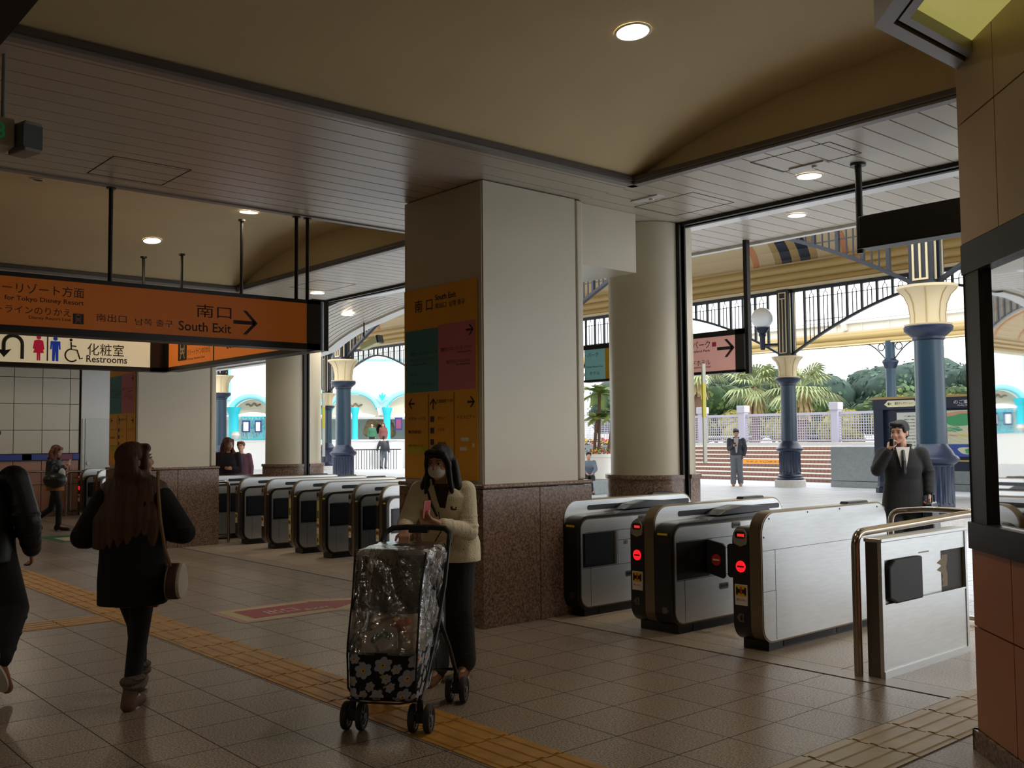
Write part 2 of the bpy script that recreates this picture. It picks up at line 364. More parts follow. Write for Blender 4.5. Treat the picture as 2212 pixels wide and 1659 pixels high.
tactile([(-9.0, 2.8-.403*i) for i in range(7)], 'tactile_strip', 'short yellow ribbed guide branch leaving the long strip behind the long-haired woman', 'y')
tactile([(-2.57, 3.21+.403*i) for i in range(12)], 'tactile_strip', 'worn yellow ribbed guide strip heading out between the steel barrier and the booth', 'y', mTacW)
# ---------------------------------------------------------------- pillars
def square_pillar(x0, y0, label, sign=True):
    x1, y1 = x0+1.21, y0+1.26; t = thing('square_pillar', label, 'pillar', ((x0+x1)/2, (y0+y1)/2, 0))
    mb = MB(); xm = (x0+x1)/2; ym = (y0+y1)/2; g = .004
    for (a, b, c, d) in ((x0, y0, xm-g, y0+.03), (xm+g, y0, x1, y0+.03), (x1-.03, y0+.03, x1, ym-g), (x1-.03, ym+g, x1, y1), (x0, y1-.03, x1-.03, y1), (x0, y0+.03, x0+.03, y1-.03)): mb.box(a, b, 0, c, d, 1.13)
    mb.box(x0+.02, y0+.02, 0, x1-.02, y1-.02, 1.12); mb.build('granite_base', mGranite, t)
    mb = MB(); mb.box(x0-.012, y0-.012, 1.135, x1+.012, y1+.012, 1.172); mb.build('base_cap', mGranite, t, bevel=.014, seg=3)
    mb = MB(); u0, v0, u1, v1 = x0+.04, y0+.04, x1-.04, y1-.03; mb.box(u0+.02, v0+.02, 1.17, u1-.02, v1-.02, ZC); mb.build('core', mGap, t)
    mb = MB(); mb.box(u0, v0, 1.172, u1-.012, v0+.03, ZC-.01); mb.build('front_panel', mPanel, t)
    mb = MB(); mb.box(u1-.03, v0+.012, 1.172, u1, v1-.1, ZC-.01); mb.build('side_panel', mPanel, t)
    mb = MB(); mb.box(u1-.04, v1-.088, 1.172, u1+.005, v1, ZC-.01); mb.build('corner_strip', mPanel, t, bevel=.035, seg=4)
    mb = MB(); mb.box(u0, v0+.05, 1.172, u0+.03, v1, ZC-.01); mb.box(u0, v1-.03, 1.172, u1-.06, v1, ZC-.01); mb.build('rear_panel', mPanel, t)
    return t
square_pillar(-7.49, 5.10, 'square ivory pillar behind the woman with the stroller, rose granite base')
square_pillar(-15.35, 5.10, 'square ivory pillar between the left ticket gates and the white doors')
def round_pillar(xc, yc, label):
    t = thing('round_pillar', label, 'pillar', (xc, yc, 0))
    def half(r, z0, z1, sg, n=20, gap=.055, ext=.14):
        pts = []
        for i in range(n+1):
            a = math.pi*i/n; pts.append((xc+r*math.cos(a), yc+sg*(gap+ext*0+r*math.sin(a))))
        if sg < 0: pts = pts[::-1]
        m_ = MB(); m_.prism(pts, z0, z1, 'z'); return m_
    for sg, nm in ((-1, 'inner'), (1, 'outer')):
        half(.445, 0, 1.13, sg).build('granite_base', mGranite, t, smooth=True)
        half(.46, 1.13, 1.17, sg).build('base_cap', mGranite, t, smooth=True)
        half(.40, 1.17, ZC-.005, sg).build('half_round_panel', mPanel, t, smooth=True)
    mb = MB()
    for q in (-.052, .03):
        mb.box(xc-.44, yc+q, 0, xc+.44, yc+q+.022, ZC-.02)
    mb.build('shutter_guide', mDark, t); MB().box(xc-.41, yc-.03, 0, xc+.41, yc+.03, ZC-.03).build('guide_slot', mBlack, t)
    return t
round_pillar(-6.80, 7.80, 'round ivory pillar with a shutter groove behind the right ticket gates')
round_pillar(-14.62, 7.86, 'round ivory pillar with a shutter groove behind the left ticket gates')
struct(MB().box(-7.25, 6.36, 3.15, -6.40, 7.14, ZC-.002).build('ceiling', mPanel))
struct(MB().box(-15.1, 6.36, 3.15, -14.22, 7.2, ZC-.002).build('ceiling', mPanel))
# ---------------------------------------------------------------- downlights
mLampW = M('lamp_glow', (255, 240, 214), .5, emit=14)
mLampOff = M('lamp_rim', (225, 222, 214), .4)
def downlight(x, y, z, label, nrm=(0, 0, -1), pw=45, on=True, r=.1):
    t = thing('downlight', label, 'ceiling light', (x, y, z), 0, 'round downlights')
    q = V((0, 0, -1)).rotation_difference(V(nrm)).to_matrix(); c = V((x, y, z))
    mb = MB(); n = 28; rs = []
    for r_, zz in ((r+.018, .0), (r+.018, -.006), (r+.004, -.008), (r, .0)): rs.append([c + q @ V((r_*math.cos(2*math.pi*j/n), r_*math.sin(2*math.pi*j/n), zz)) for j in range(n)])
    mb.rings(rs, caps=False); mb.build('rim', mLampOff, t, smooth=True)
    mb = MB(); mb.rings([[c + q @ V((r*math.cos(2*math.pi*j/n), r*math.sin(2*math.pi*j/n), -.003)) for j in range(n)], [c + q @ V((r*math.cos(2*math.pi*j/n), r*math.sin(2*math.pi*j/n), .004)) for j in range(n)]])
    mb.build('diffuser', mLampW if on else mDark, t)
    if on:
        l = bpy.data.lights.new('downlight_lamp', 'SPOT'); l.energy = pw; l.spot_size = 2.2; l.spot_blend = .6; l.color = (1, .85, .68); l.shadow_soft_size = .08
        o = bpy.data.objects.new('downlight_lamp', l); SC.collection.objects.link(o); o.location = V((x, y, z)) + V(nrm)*.03; o.rotation_euler = V(nrm).to_track_quat('-Z', 'Y').to_euler()
def vz(x):
    for a, b_ in CF:
        if a < x < b_: u = (x-(a+b_)/2)/((b_-a)/2); return ZC+.03+.42*(1-abs(u)**2.2), -.42*2.2*abs(u)**1.2*(1 if u > 0 else -1)/((b_-a)/2)
def vlight(x, y, label, **k):
    z, dz = vz(x); n = V((dz, 0, -1)).normalized(); downlight(x, y, z-.004, label, tuple(n), **k)
vlight(-4.12, 4.60, 'lit round downlight in the big plaster vault overhead')
vlight(-12.22, 4.59, 'lit round downlight above the restroom sign posts')
vlight(-10.35, 4.99, 'lit round downlight at the edge of the plank ceiling left of the pillar')
downlight(-4.52, 7.22, ZC-.003, 'lit round downlight in the plank ceiling beside the black sign post', r=.095)
downlight(-5.42, 8.42, ZC-.003, 'lit round downlight in the outer plank soffit', r=.08)
downlight(-12.81, 7.27, ZC-.003, 'lit round downlight in the plank ceiling above the left gates', r=.1)
downlight(-13.9, 8.45, 3.60, 'lit round downlight in the curved outer soffit', r=.09)
for (x, y) in ((-3.2, -.5), (-3.2, -5), (-11, -1), (-11, -5), (-18, 4.5), (-18, 0)):  # unseen bare spots without fixtures, added to lift the concourse light
    l = bpy.data.lights.new('downlight_lamp', 'SPOT'); l.energy = 45; l.spot_size = 2.6; l.color = (1, .85, .68); l.shadow_soft_size = .08
    o = bpy.data.objects.new('downlight_lamp', l); SC.collection.objects.link(o); o.location = (x, y, 4.05)
vlight(-10.36, 2.74, 'small unlit speaker disc in the left plaster vault', on=False, r=.05)
vlight(-10.0, 3.35, 'small unlit vent disc in the left plaster vault, farther from the camera', on=False, r=.05)
def smoke(x, y, label):
    t = thing('ceiling_sensor', label, 'sensor', (x, y, ZC)); MB().box(x-.16, y-.05, ZC-.012, x+.16, y+.05, ZC).build('plate', mWhite, t); MB().cyl((x+.05, y, ZC-.03), (x+.05, y, ZC), .02, .03).build('sensor_head', mWhite, t)
smoke(-4.35, 6.95, 'small white sensor plate on the planks near the black sign post'); smoke(-5.9, 6.75, 'small white sensor plate on the planks near the round pillar')
# ================================================================ outdoors
R1, R2 = 15.6, 26.0
ZB = 6.02
def arch_z(u, half): return 4.0+1.58*(1-max(0, 1-u/half)**1.6)
def trellis_col():                                       # column with pier and two half arches of trellis, built at the origin, arches along x
    t = thing('iron_column', 'x', 'column', (0, 0, 0))
    mb = MB(); mb.lathe([(.46, 0), (.46, .2), (.44, .22)], n=32); mb.build('stone_plinth', mStone, t, local=True, smooth=True)
    mb = MB(); mb.lathe([(.40, .2), (.40, .27), (.36, .30), (.37, .34), (.33, .38)], n=40)
    pr = [(.32, .38, 0), (.32, .44, .0), (.32, .46, .10), (.32, 1.02, .10), (.32, 1.04, 0), (.325, 1.08, 0)]
    mb.lathe(pr, n=120, nf=20); mb.lathe([(.325, 1.06), (.40, 1.12), (.41, 1.16), (.38, 1.2), (.34, 1.22), (.30, 1.3), (.25, 1.36), (.238, 1.4)], n=40)
    mb.build('fluted_base', mNavy, t, smooth=True, local=True)
    mb = MB(); mb.lathe([(.236, 1.38), (.225, 3.1)], n=40); mb.build('shaft', mBlue, t, smooth=True, local=True)
    mb = MB(); mb.lathe([(.225, 3.08), (.25, 3.1), (.25, 3.14), (.29, 3.17), (.37, 3.24), (.38, 3.3), (.36, 3.32)], n=40); mb.build('collar', mNavy, t, smooth=True, local=True)
    mb = MB(); mb.lathe([(.36, 3.32), (.37, 3.345), (.27, 3.36), (.265, 3.5), (.29, 3.68), (.35, 3.82), (.44, 3.91), (.47, 3.93), (.47, 3.97), (.3, 3.98)], n=48); cp = mb.build('capital', mCream, t, smooth=True, local=True)
    mb = MB()
    for k in range(8):
        a = 2*math.pi*(k+.5)/8; c, s_ = math.cos(a), math.sin(a)
        mb.tube([(r*c, r*s_, z) for r, z in ((.272, 3.36), (.27, 3.5), (.295, 3.68), (.355, 3.82), (.445, 3.91))], .009, n=6)
    mb.build('gilt_rib', mGold, cp, local=True)
    mb = MB(); mb.box(-.2, -.2, 3.97, .2, .2, ZB); mb.build('pier', mIron, t, local=True)
    mb = MB()
    for sg in (-1, 1):
        y = sg*.21
        for (a, b, c, d) in ((-.13, 4.06, -.1, 5.9), (.1, 4.06, .13, 5.9), (-.015, 4.06, .015, 5.75), (-.13, 4.06, .13, 4.09), (-.13, 5.72, .13, 5.75), (-.13, 5.9, .13, 5.93)): mb.box(a, y-.012, b, c, y+.012, d)
        x = sg*.21
        for (a, b, c, d) in ((-.13, 4.06, -.1, 5.9), (.1, 4.06, .13, 5.9), (-.015, 4.06, .015, 5.75)): mb.box(x-.012, a, b, x+.012, c, d)
    mb.build('cream_moulding', mCream, t, local=True)
    for sg in (-1, 1):
        mb = MB(); half = 4.35; n = 26; st = []
        for i in range(n+1):
            u = half*i/n; st.append((u, arch_z(u, half)))
        for i in range(n):
            (a, za), (b, zb) = st[i], st[i+1]; xa, xb = sg*(.2+a), sg*(.2+b)
            p = [(xa, -.05, za), (xb, -.05, zb), (xb, -.05, zb+.07), (xa, -.05, za+.07)]; q = [(x, .05, z) for x, _, z in p]
            mb.add(p+q, [(0, 1, 2, 3), (7, 6, 5, 4), (0, 4, 5, 1), (3, 2, 6, 7)])
        mb.box(sg*.2, -.06, ZB-.1, sg*4.6, .06, ZB); mb.box(sg*.2, -.03, 4.02, sg*.24, .03, ZB)
        u = .45; k = 0
        while u < half:
            z0 = arch_z(u, half)+.03; x = sg*(.2+u)
            mb.box(x-.03, -.035, z0, x+.03, .035, ZB-.08)
            # slim twin bars under a small pointed hoop between the stout bars
            xm = x+sg*.235; zt = ZB-.3
            if u+.235 < half:
                z1 = arch_z(u+.235, half)+.03
                for dx in (-.065, .065): mb.box(xm+dx-.011, -.011, min(z1, zt), xm+dx+.011, .011, zt)
                hp = [(xm-.065, 0, zt), (xm-.06, 0, zt+.06), (xm-.03, 0, zt+.1), (xm, 0, zt+.13), (xm+.03, 0, zt+.1), (xm+.06, 0, zt+.06), (xm+.065, 0, zt)]
                mb.tube(hp, .011, n=5); mb.box(xm-.009, -.009, zt+.12, xm+.009, .009, ZB-.09)
                for zz in (zt-.02, 5.0, 4.45):
                    if zz > z1+.05: mb.box(xm-.235, -.01, zz-.009, xm+.235, .01, zz+.009)
            u += .47; k += 1
        mb.build('arched_trellis', mIron, t, local=True)
    return t
proto = trellis_col(); cols = [
    (-7.65, R1, 'nearest tall blue iron column, behind the businessman on the phone'),
    (-16.85, R1, 'blue iron column of the front row hidden behind the square pillar'),
    (-25.9, R1, 'blue iron column standing just left of the yellow pillar sign, front row'),
    (-34.6, R1, 'blue iron column showing its edge beside the red-haired woman'),
    (-8.1, R2, 'blue iron column of the rear row behind the ticket booth'),
    (-17.2, R2, 'blue iron column before the brown steps with a globe lamp on its pier'),
    (-26.5, R2, 'blue iron column of the rear row behind the teal sign end'),
    (-35.6, R2, 'blue iron column of the rear row hidden behind the yellow pillar sign'),
    (-44.75, R2, 'distant blue iron column just left of the front-row column, behind the round pillar')]
for i, (x, y, l) in enumerate(cols):
    o = proto if i == 0 else dup(proto, (x, y, 0), 0, l, 'blue iron arcade columns')
    if i == 0: o.location = (x, y, 0); o['label'] = l; o['group'] = 'blue iron arcade columns'; ROOT[o.name] = Matrix.Translation((x, y, 0)).inverted()
def gutter(x0, x1, y, z, label, k=3, r=.13):
    t = thing('moulded_gutter', label, 'roof gutter', (x0, y, z)); mb = MB()
    for i in range(k):
        mb.cyl((x0, y-.05*i, z+.12+r*1.75*i), (x1, y-.05*i, z+.12+r*1.75*i), r, n=20)
    mb.build('round_moulding', mGold, t, smooth=True); mb = MB(); mb.box(x0, y-.02, z, x1, y+.5, z+.1+r*1.75*k); mb.box(x0, y-.18, z-.02, x1, y+.1, z+.04); mb.build('fascia_board', mCream, t)
    return t
gutter(-70, 20, R2-.1, ZB+.02, 'gold triple gutter moulding above the rear row of blue columns')
gutter(-70, 20, R1+.3, ZB+.02, 'gold gutter moulding above the front row of blue columns, mostly above view')
# canopy between the two rows: plaster vault with salmon ribs
cv = thing('canopy_roof', 'cream vaulted canopy with salmon ribs and blue and gold bands over the walkway', 'roof', (-16, 20.8, ZB)); mb = MB(); n = 24; pr = []
for i in range(n+1):
    a = math.pi*i/n; pr.append((20.8-5.3*math.cos(a), 6.75+1.9*math.sin(a)))
for i in range(n): (ya, za), (yb, zb) = pr[i], pr[i+1]; mb.add([(-70, ya, za), (20, ya, za), (20, yb, zb), (-70, yb, zb)], [(0, 3, 2, 1)])
mb.build('vault_soffit', mCream, cv, smooth=True)
def rib(x0, x1, mat, nm, dz=-.03):
    mb = MB()
    for i in range(n):
        (ya, za), (yb, zb) = pr[i], pr[i+1]; mb.add([(x0, ya, za+dz), (x1, ya, za+dz), (x1, yb, zb+dz), (x0, yb, zb+dz), (x0, ya, za), (x1, ya, za), (x0, yb, zb), (x1, yb, zb)], [(0, 3, 2, 1), (0, 4, 6, 3), (1, 2, 7, 5)])
    return mb.build(nm, mat, cv)
mSal = M('salmon_paint', (206, 140, 96), .6)
x = -68
while x < 18:
    rib(x, x+.22, mSal, 'rib'); x += 3.1
for x0 in (-17.6, -36.0):
    rib(x0, x0+1.5, mGold, 'gold_band', -.02); rib(x0+.25, x0+.6, mNavy, 'blue_band', -.04); rib(x0+.9, x0+1.25, mNavy, 'blue_band', -.04)
MB().box(-70, 15.4, 8.75, 20, 26.2, 8.85).build('roof_deck', mWhite, cv)
# second canopy far behind, white steel with gold gutter
gutter(-70, 10, 42, 5.75, 'gold double gutter moulding of the farther white canopy', k=2, r=.16)
fc = thing('steel_canopy', 'white steel canopy frame with sloping rafters behind the rear blue columns', 'canopy', (-24, 45, 6)); mW2 = M('white_steel', (228, 222, 208), .5)
MB().box(-70, 42.05, 6.35, 10, 42.35, 6.95).build('edge_beam', mW2, fc)
mb = MB(); mb.box(-70, 42.0, 6.33, 10, 42.4, 6.37); mb.box(-70, 42.0, 6.93, 10, 42.4, 6.97)
for i in range(60): mb.box(-69+i*1.33, 42.0, 6.35, -68.95+i*1.33, 42.06, 6.95)
mb.build('flange', mW2, fc)
for i in range(16):
    x = -66+i*4.6; mb = MB(); mb.obox((x, 45.2, 7.9), .12, 3.6, .16, (1, 0, 0), (0, .93, .36)); mb.build('rafter', mW2, fc)
    mb = MB(); mb.cyl((x+2.3, 42.2, 6.9), (x+.2, 44.2, 7.6), .06); mb.build('brace', mW2, fc)
mb = MB(); mb.obox((-30, 46.5, 8.6), 40, 5, .03, (1, 0, 0), (0, .93, .36)); mb.build('roof_sheet', M('translucent_sheet', (240, 240, 238), .4), fc)
tt = thing('thin_column', 'thin blue column with a small cone capital far behind the phone businessman', 'column', (-22.4, 42, 0))
mb = MB(); mb.lathe([(.3, 0), (.3, 1.2), (.23, 1.3), (.22, 4.6)], c=(-22.4, 42, 0), n=20); mb.lathe([(.22, 5.0), (.22, 5.8)], c=(-22.4, 42, 0), n=20); mb.build('shaft', mBlue, tt, smooth=True)
mb = MB(); mb.lathe([(.22, 4.55), (.3, 4.7), (.33, 4.8), (.36, 4.83), (.36, 4.9), (.24, 5.0)], c=(-22.4, 42, 0), n=20); mb.build('capital', mNavy, tt, smooth=True)
for sg in (-1, 1):
    mb = MB(); mb.tube([(-22.4+sg*(.22+1.0*k/8), 42, 5.0+.75*math.sin(math.pi/2*k/8)) for k in range(9)], .03, n=6)
    rg = [(-22.4+sg*.42+.16*math.cos(a), 42, 5.55+.16*math.sin(a)) for a in [2*math.pi*i/16 for i in range(17)]]; mb.tube(rg, .025, n=6); mb.build('scroll_bracket', mIron, tt)
# elevated guideway, white, behind the far canopy
# steps up to the terrace
mStep = M('brown_step_tile', (150, 112, 96), .6)
st = thing('terrace_steps', 'wide flight of brown tiled steps with white nosings up to the terrace', 'steps', (-22, 29.2, 0))
mb = MB(); mn = MB(); ml = MB(); NS = 8; RH = 1.18/NS
for i in range(NS):
    y = 29.0+.3*i; mb.box(-34, y, 0, -17.4, y+3, RH*(i+1)-.03); mn.box(-34, y-.02, RH*(i+1)-.035, -17.4, y+.32, RH*(i+1))
    for k in range(110): ml.box(-34+.15*k, y-.004, RH*i, -33.99+.15*k, y, RH*(i+1)-.035)
mb.build('riser', mStep, st); mn.build('nosing', M('nosing_white', (230, 226, 222), .6), st); ml.build('tile_joint', M('joint_brown', (96, 70, 62), .8), st)
struct(MB().box(-60, 31.4, 0, 10, 44, 1.17).build('floor', mPave))
bn = thing('no_smoking_banner', 'orange banner with dark letters stuck on the step risers', 'banner', (-21.3, 29.55, .5))
z0 = RH*4-.02; mb = MB(); mb.box(-21.9, 29.88-.012, z0, -19.6, 29.88-.006, z0+.13); mb.build('strip', M('banner_orange', (240, 160, 40), .5), bn)
text('やめよう⊘歩きたばこ', (-21.6, 29.866, z0+.02), 1.85, .09, (1, 0, 0), (0, 0, 1), M('banner_ink', (120, 50, 20), .6), bn)
# fence on the terrace
mFen = M('grey_violet_fence', (176, 172, 186), .6)
FX = (-38, -34.2, -30.2, -26.0, -23.95, -19.8, -15.7, -11.6, -7.5)
fe = thing('lattice_fence', 'grey lattice fence with square posts along the terrace top', 'fence', (-24, 33, 1.17))
for x in FX:
    mb = MB(); mb.box(x-.14, 32.86, 1.17, x+.14, 33.14, 2.5); mb.build('post', mFen, fe); mb = MB(); mb.box(x-.19, 32.81, 2.5, x+.19, 33.19, 2.78); mb.build('post_cap', mFen, fe, bevel=.02)
for i in range(len(FX)-1):
    a, b = FX[i]+.14, FX[i+1]-.14; mb = MB(); mb.box(a, 32.95, 2.33, b, 33.05, 2.43); mb.box(a, 32.95, 1.33, b, 33.05, 1.41)
    x = a+.05
    while x < b: mb.box(x, 32.99, 1.4, x+.025, 33.01, 2.34); x += .1
    z = 1.46
    while z < 2.32: mb.box(a, 32.985, z, b, 33.015, z+.025); z += .1
    mb.build('lattice_panel', mFen, fe)
MB().box(-40, 32.7, 1.17, -7, 33.3, 1.3).build('kerb', mStone, fe)
# grey planter wall right of the steps
pw = thing('planter_wall', 'grey concrete retaining wall beside the brown steps', 'retaining wall', (-12, 27, 0))
mb = MB(); mb.box(-16.25, 26.7, .19, 4, 29.6, 1.22); mb.build('wall_block', mConc, pw, bevel=.03); mb = MB(); mb.box(-16.25, 26.69, 0, 4, 29.6, .18); mb.build('wall_foot', mConc, pw)
mb = MB(); mb.prism([(27.4, 1.2), (29.6, 1.2), (29.6, 1.85)], -14.2, 4, 'x'); mb.build('wall_slope', mConc, pw)
# information board
mp = thing('map_board', 'navy framed information board with an area map behind the blue column', 'notice board', (-12.4, 24.9, 0))
for x in (-13.62, -10.6, -9.2):
    mb = MB(); mb.lathe([(.17, 0), (.17, .14), (.13, .17), (.11, .3)], c=(x, 24.9, 0), n=8); mb.cyl((x, 24.9, .3), (x, 24.9, .75), .11, n=8); mb.box(x-.135, 24.795, .7, x+.135, 25.005, 2.49); mb.build('post', mNavy, mp)
mb = MB(); mb.box(-13.5, 24.82, .62, -9.2, 24.98, .85); mb.box(-13.76, 24.78, 2.22, -9, 25.02, 2.5); mb.box(-12.42, 24.82, .8, -12.1, 24.98, 2.3); mb.box(-13.5, 24.92, .85, -9.2, 24.98, 2.25); mb.build('frame', mNavy, mp)
mb = MB(); mb.box(-13.8, 24.74, 2.5, -8.95, 25.06, 2.56); mb.box(-13.8, 24.76, .86, -9, 24.84, .9); mb.build('gilt_rail', mGold, mp)
for sg, x in ((1, -13.5),):
    mb = MB(); mb.tube([(x+.6*k/8, 24.9, .3+.34*math.sin(math.pi/2*k/8)) for k in range(9)], .035, n=6); mb.build('bracket', mNavy, mp)
mpaper = M('poster_paper', (218, 222, 214), .6); MB().box(-13.15, 24.9, 1.0, -12.45, 24.915, 2.14).build('poster', mpaper, mp)
for k in range(12): text(['ご案内', '施設のご案内', '駅前広場', 'ホテル方面', 'バスのりば', 'タクシー'][k % 6], (-12.95, 24.895, 2.02-.085*k), .3, .03, (1, 0, 0), (0, 0, 1), mInk, mp)
mb = MB(); pts = [(-13.42, 2.36), (-13.32, 2.29), (-12.6, 2.29), (-12.5, 2.36), (-12.6, 2.46), (-13.32, 2.46)]; mb.prism(pts, 24.76, 24.775, 'y'); mb.build('plaque', M('cream_plaque', (236, 232, 196), .5), mp)
text('東京ディズニーシー', (-13.12, 24.755, 2.345), .5, .07, (1, 0, 0), (0, 0, 1), mInk, mp); arrow((-13.27, 24.752, 2.375), (-1, 0, 0), (0, 0, 1), .11, mp, mInk)
text('のご案内', (-11.55, 24.77, 2.32), .5, .1, (1, 0, 0), (0, 0, 1), mWhite, mp); text('Facility Guide', (-11.45, 24.77, 2.26), .35, .04, (1, 0, 0), (0, 0, 1), mWhite, mp)
def blob(c, rx, rz, y, seed, n=22, amp=.25, squ=1):
    rnd = random.Random(seed); ph = [rnd.uniform(0, 6.28) for _ in range(4)]; pts = []
    for i in range(n):
        a = 2*math.pi*i/n; r = 1+amp*(.5*math.sin(2*a+ph[0])+.35*math.sin(3*a+ph[1])+.3*math.sin(5*a+ph[2])); pts.append((c[0]+rx*r*math.cos(a), y, c[1]+rz*r*math.sin(a)))
    return pts
def flat(pts): m_ = MB(); m_.add(pts, [tuple(range(len(pts)))]); return m_
mm = [M('map_cream', (206, 208, 180), .6), M('map_green', (70, 160, 110), .6), M('map_blue', (52, 78, 160), .6), M('map_salmon', (206, 156, 132), .6), M('map_yellow', (214, 196, 70), .6)]
MB().box(-11.95, 24.86, .98, -10.85, 24.91, 2.16).build('map_sheet', mm[0], mp)
for c, rx, rz, mt, y, sd_ in (((-11.35, 2.05), .5, .1, 3, 24.857, 1), ((-11.42, 1.92), .42, .15, 1, 24.854, 2), ((-11.6, 1.68), .2, .07, 1, 24.854, 3), ((-11.1, 1.65), .14, .1, 3, 24.853, 5)): flat(blob(c, rx, rz, y, sd_)).build('map_patch', mm[mt], mp)
MB().box(-11.95, 24.852, .98, -10.85, 24.86, 1.3).build('map_patch', mm[2], mp); flat(blob((-11.2, 1.14), .28, .11, 24.849, 8)).build('map_patch', mm[0], mp); flat(blob((-11.2, 1.12), .14, .07, 24.846, 9)).build('map_patch', mm[1], mp)
MB().box(-11.95, 24.853, 1.5, -11.5, 24.857, 1.54).build('map_patch', mm[3], mp); MB().box(-11.5, 24.853, 1.5, -10.85, 24.857, 1.54).build('map_patch', mm[4], mp)
for k in range(5):
    mb = MB(); mb.tube([(-11.93+1.05*i/14, 24.852, 1.62-.05*k+.1*math.sin(i*.35+k*.6)) for i in range(15)], .006, n=4); mb.build('map_road', M('map_road', (236, 232, 214), .6), mp)
# globe lamp on the pier
gl = thing('globe_lamp', 'white globe lamp on a navy bracket beside the blue column pier', 'lamp', (-17.75, 25.6, 4.6))
MB().ell((-17.8, 25.6, 5.18), .33, 24, 16).build('globe', M('opal_glass', (236, 240, 244), .2), gl, smooth=True)
mb = MB(); mb.lathe([(.06, 4.2), (.08, 4.25), (.08, 4.6), (.12, 4.66), (.1, 4.7), (.2, 4.82), (.22, 4.88), (.12, 4.9)], c=(-17.8, 25.6, 0), n=16); mb.cyl((-17.8, 25.6, 4.35), (-17.3, 25.85, 4.35), .04); mb.build('bracket', mNavy, gl, smooth=True)
# ---------------------------------------------------------------- potted palm and flowers
def palm_crown(c, n, L, w, seed, mat, name, parent, up=.6, droop=1.0, seg=8, leafl=.5, fan=False):
    rnd = random.Random(seed); mb = MB(); c = V(c)
    for i in range(n):
        a = 2*math.pi*i/n*1.618*2+rnd.uniform(-.2, .2); el = rnd.uniform(-.35, 1.3)*up; l = L*rnd.uniform(.75, 1.1); d = V((math.cos(a), math.sin(a), 0)); side = V((-math.sin(a), math.cos(a), 0)); P = []
        for k in range(seg+1):
            s_ = k/seg; P.append(c + d*(l*s_*math.cos(el)) + V((0, 0, l*(s_*math.sin(el)-droop*.45*s_*s_))))
        if fan:                                          # stalk and a round fan of blades
            mb.tube(P[:seg//2+1], .02*L, n=4); b = P[seg//2]; ax = (P[seg//2]-P[seg//2-1]).normalized(); upv = side.cross(ax)
            for q in range(15):
                t_ = -1.75+3.5*q/14; dv = (ax*math.cos(t_) + side*math.sin(t_)); ln = l*leafl*(.7+.3*math.cos(t_)); tip = b+dv*ln+V((0, 0, -.28*ln*(1+abs(t_)*.3))); mid = b+dv*ln*.6; o_ = dv.cross(upv).normalized()*w
                mb.add([b, mid+o_+upv*.01, tip, mid-o_-upv*.01], [(0, 1, 2, 3)])
        else:
            mb.tube(P, [.012*L*(1-.7*k/seg) for k in range(seg+1)], n=4)
            for k in range(1, seg*3):
                s_ = k/(seg*3); j = min(int(s_*seg), seg-1); f = s_*seg-j; b = P[j].lerp(P[j+1], f); t_ = (P[j+1]-P[j]).normalized(); ll = l*.38*math.sin(math.pi*(.12+.85*s_))
                for sg in (-1, 1):
                    dv = (side*sg*.8+t_*.55+V((0, 0, -.15))).normalized(); mb.add([b-t_*w, b+dv*ll, b+t_*w], [(0, 1, 2)])
    return mb.build(name, mat, parent)
mFr = M('frond_green', (150, 170, 84), .6, noise=.3, nscale=3); mBark = M('palm_bark', (112, 84, 66), .85, noise=.3, nscale=20, bump=.5)
pp = thing('potted_palm', 'potted palm with three trunks in a white basket-weave pot', 'plant', (-25.4, 26.3, 0))
mb = MB(); mb.lathe([(.5, 0), (.58, .05), (.7, .8), (.76, .84), (.76, .95), (.68, .95), (.66, .8)], c=(-25.4, 26.3, 0), n=32); mb.build('pot', M('white_basket_pot', (226, 222, 214), .7, bump=.6, bscale=14), pp, smooth=True)
MB().lathe([(.65, .78), (.65, .86)], c=(-25.4, 26.3, 0), n=24).build('soil', M('soil', (60, 44, 34), .9), pp)
for k, (dx, dy, zt, L, bx) in enumerate(((-.15, 0, 3.2, 1.05, -.1), (.22, .1, 2.45, .8, .62), (-.3, -.1, 2.3, .7, -.12))):
    mb = MB(); mb.tube([(-25.4+dx+(bx-dx)*(i/6)**1.5, 26.3+dy, .85+(zt-.85)*i/6) for i in range(7)], .06, n=8); mb.build('trunk', mBark, pp); palm_crown((-25.4+bx, 26.3+dy, zt), 18, L, .03, k, mFr, 'fronds', pp)
def leaves(c, r, n, size, seed, mats, name, parent, rings_=True, yf=1):
    rnd = random.Random(seed); mb = MB(); c = V(c)
    for i in range(n):
        u = V((rnd.gauss(0, 1), rnd.gauss(0, 1), rnd.gauss(0, 1))).normalized(); p = c+V((u.x*r[0], u.y*r[1], u.z*r[2]))*rnd.uniform(.75, 1.05)
        a = V((rnd.gauss(0, 1), rnd.gauss(0, 1), rnd.gauss(0, 1))).normalized(); b = (u+a*.6).normalized().cross(a).normalized()*size; a = a*size*rnd.uniform(.6, 1.3)
        mb.mi = i % len(mats); mb.add([p-a, p+b*.5, p+a, p-b*.5], [(0, 1, 2, 3)])
    return mb.build(name, mats, parent)
mFl = [M('flower_red', (190, 60, 70), .6), M('flower_yellow', (220, 190, 60), .6), M('leaf_mid', (84, 110, 60), .7)]
leaves((-25.4, 26.3, 1.0), (.62, .62, .2), 260, .06, 4, mFl, 'flowers', pp)
fb = thing('flower_bed', 'raised stone flower bed with yellow and red blooms behind the potted palm', 'flower bed', (-27.5, 30, 0)); mb = MB(); mb.box(-34, 28.6, 0, -25.4, 30, 1.25); mb.build('bed_wall', mConc, fb)
for i in range(8): leaves((-33+i*1.0, 29, 1.35), (.6, .3, .18), 150, .07, 20+i, mFl, 'blooms', fb)['kind'] = 'stuff'
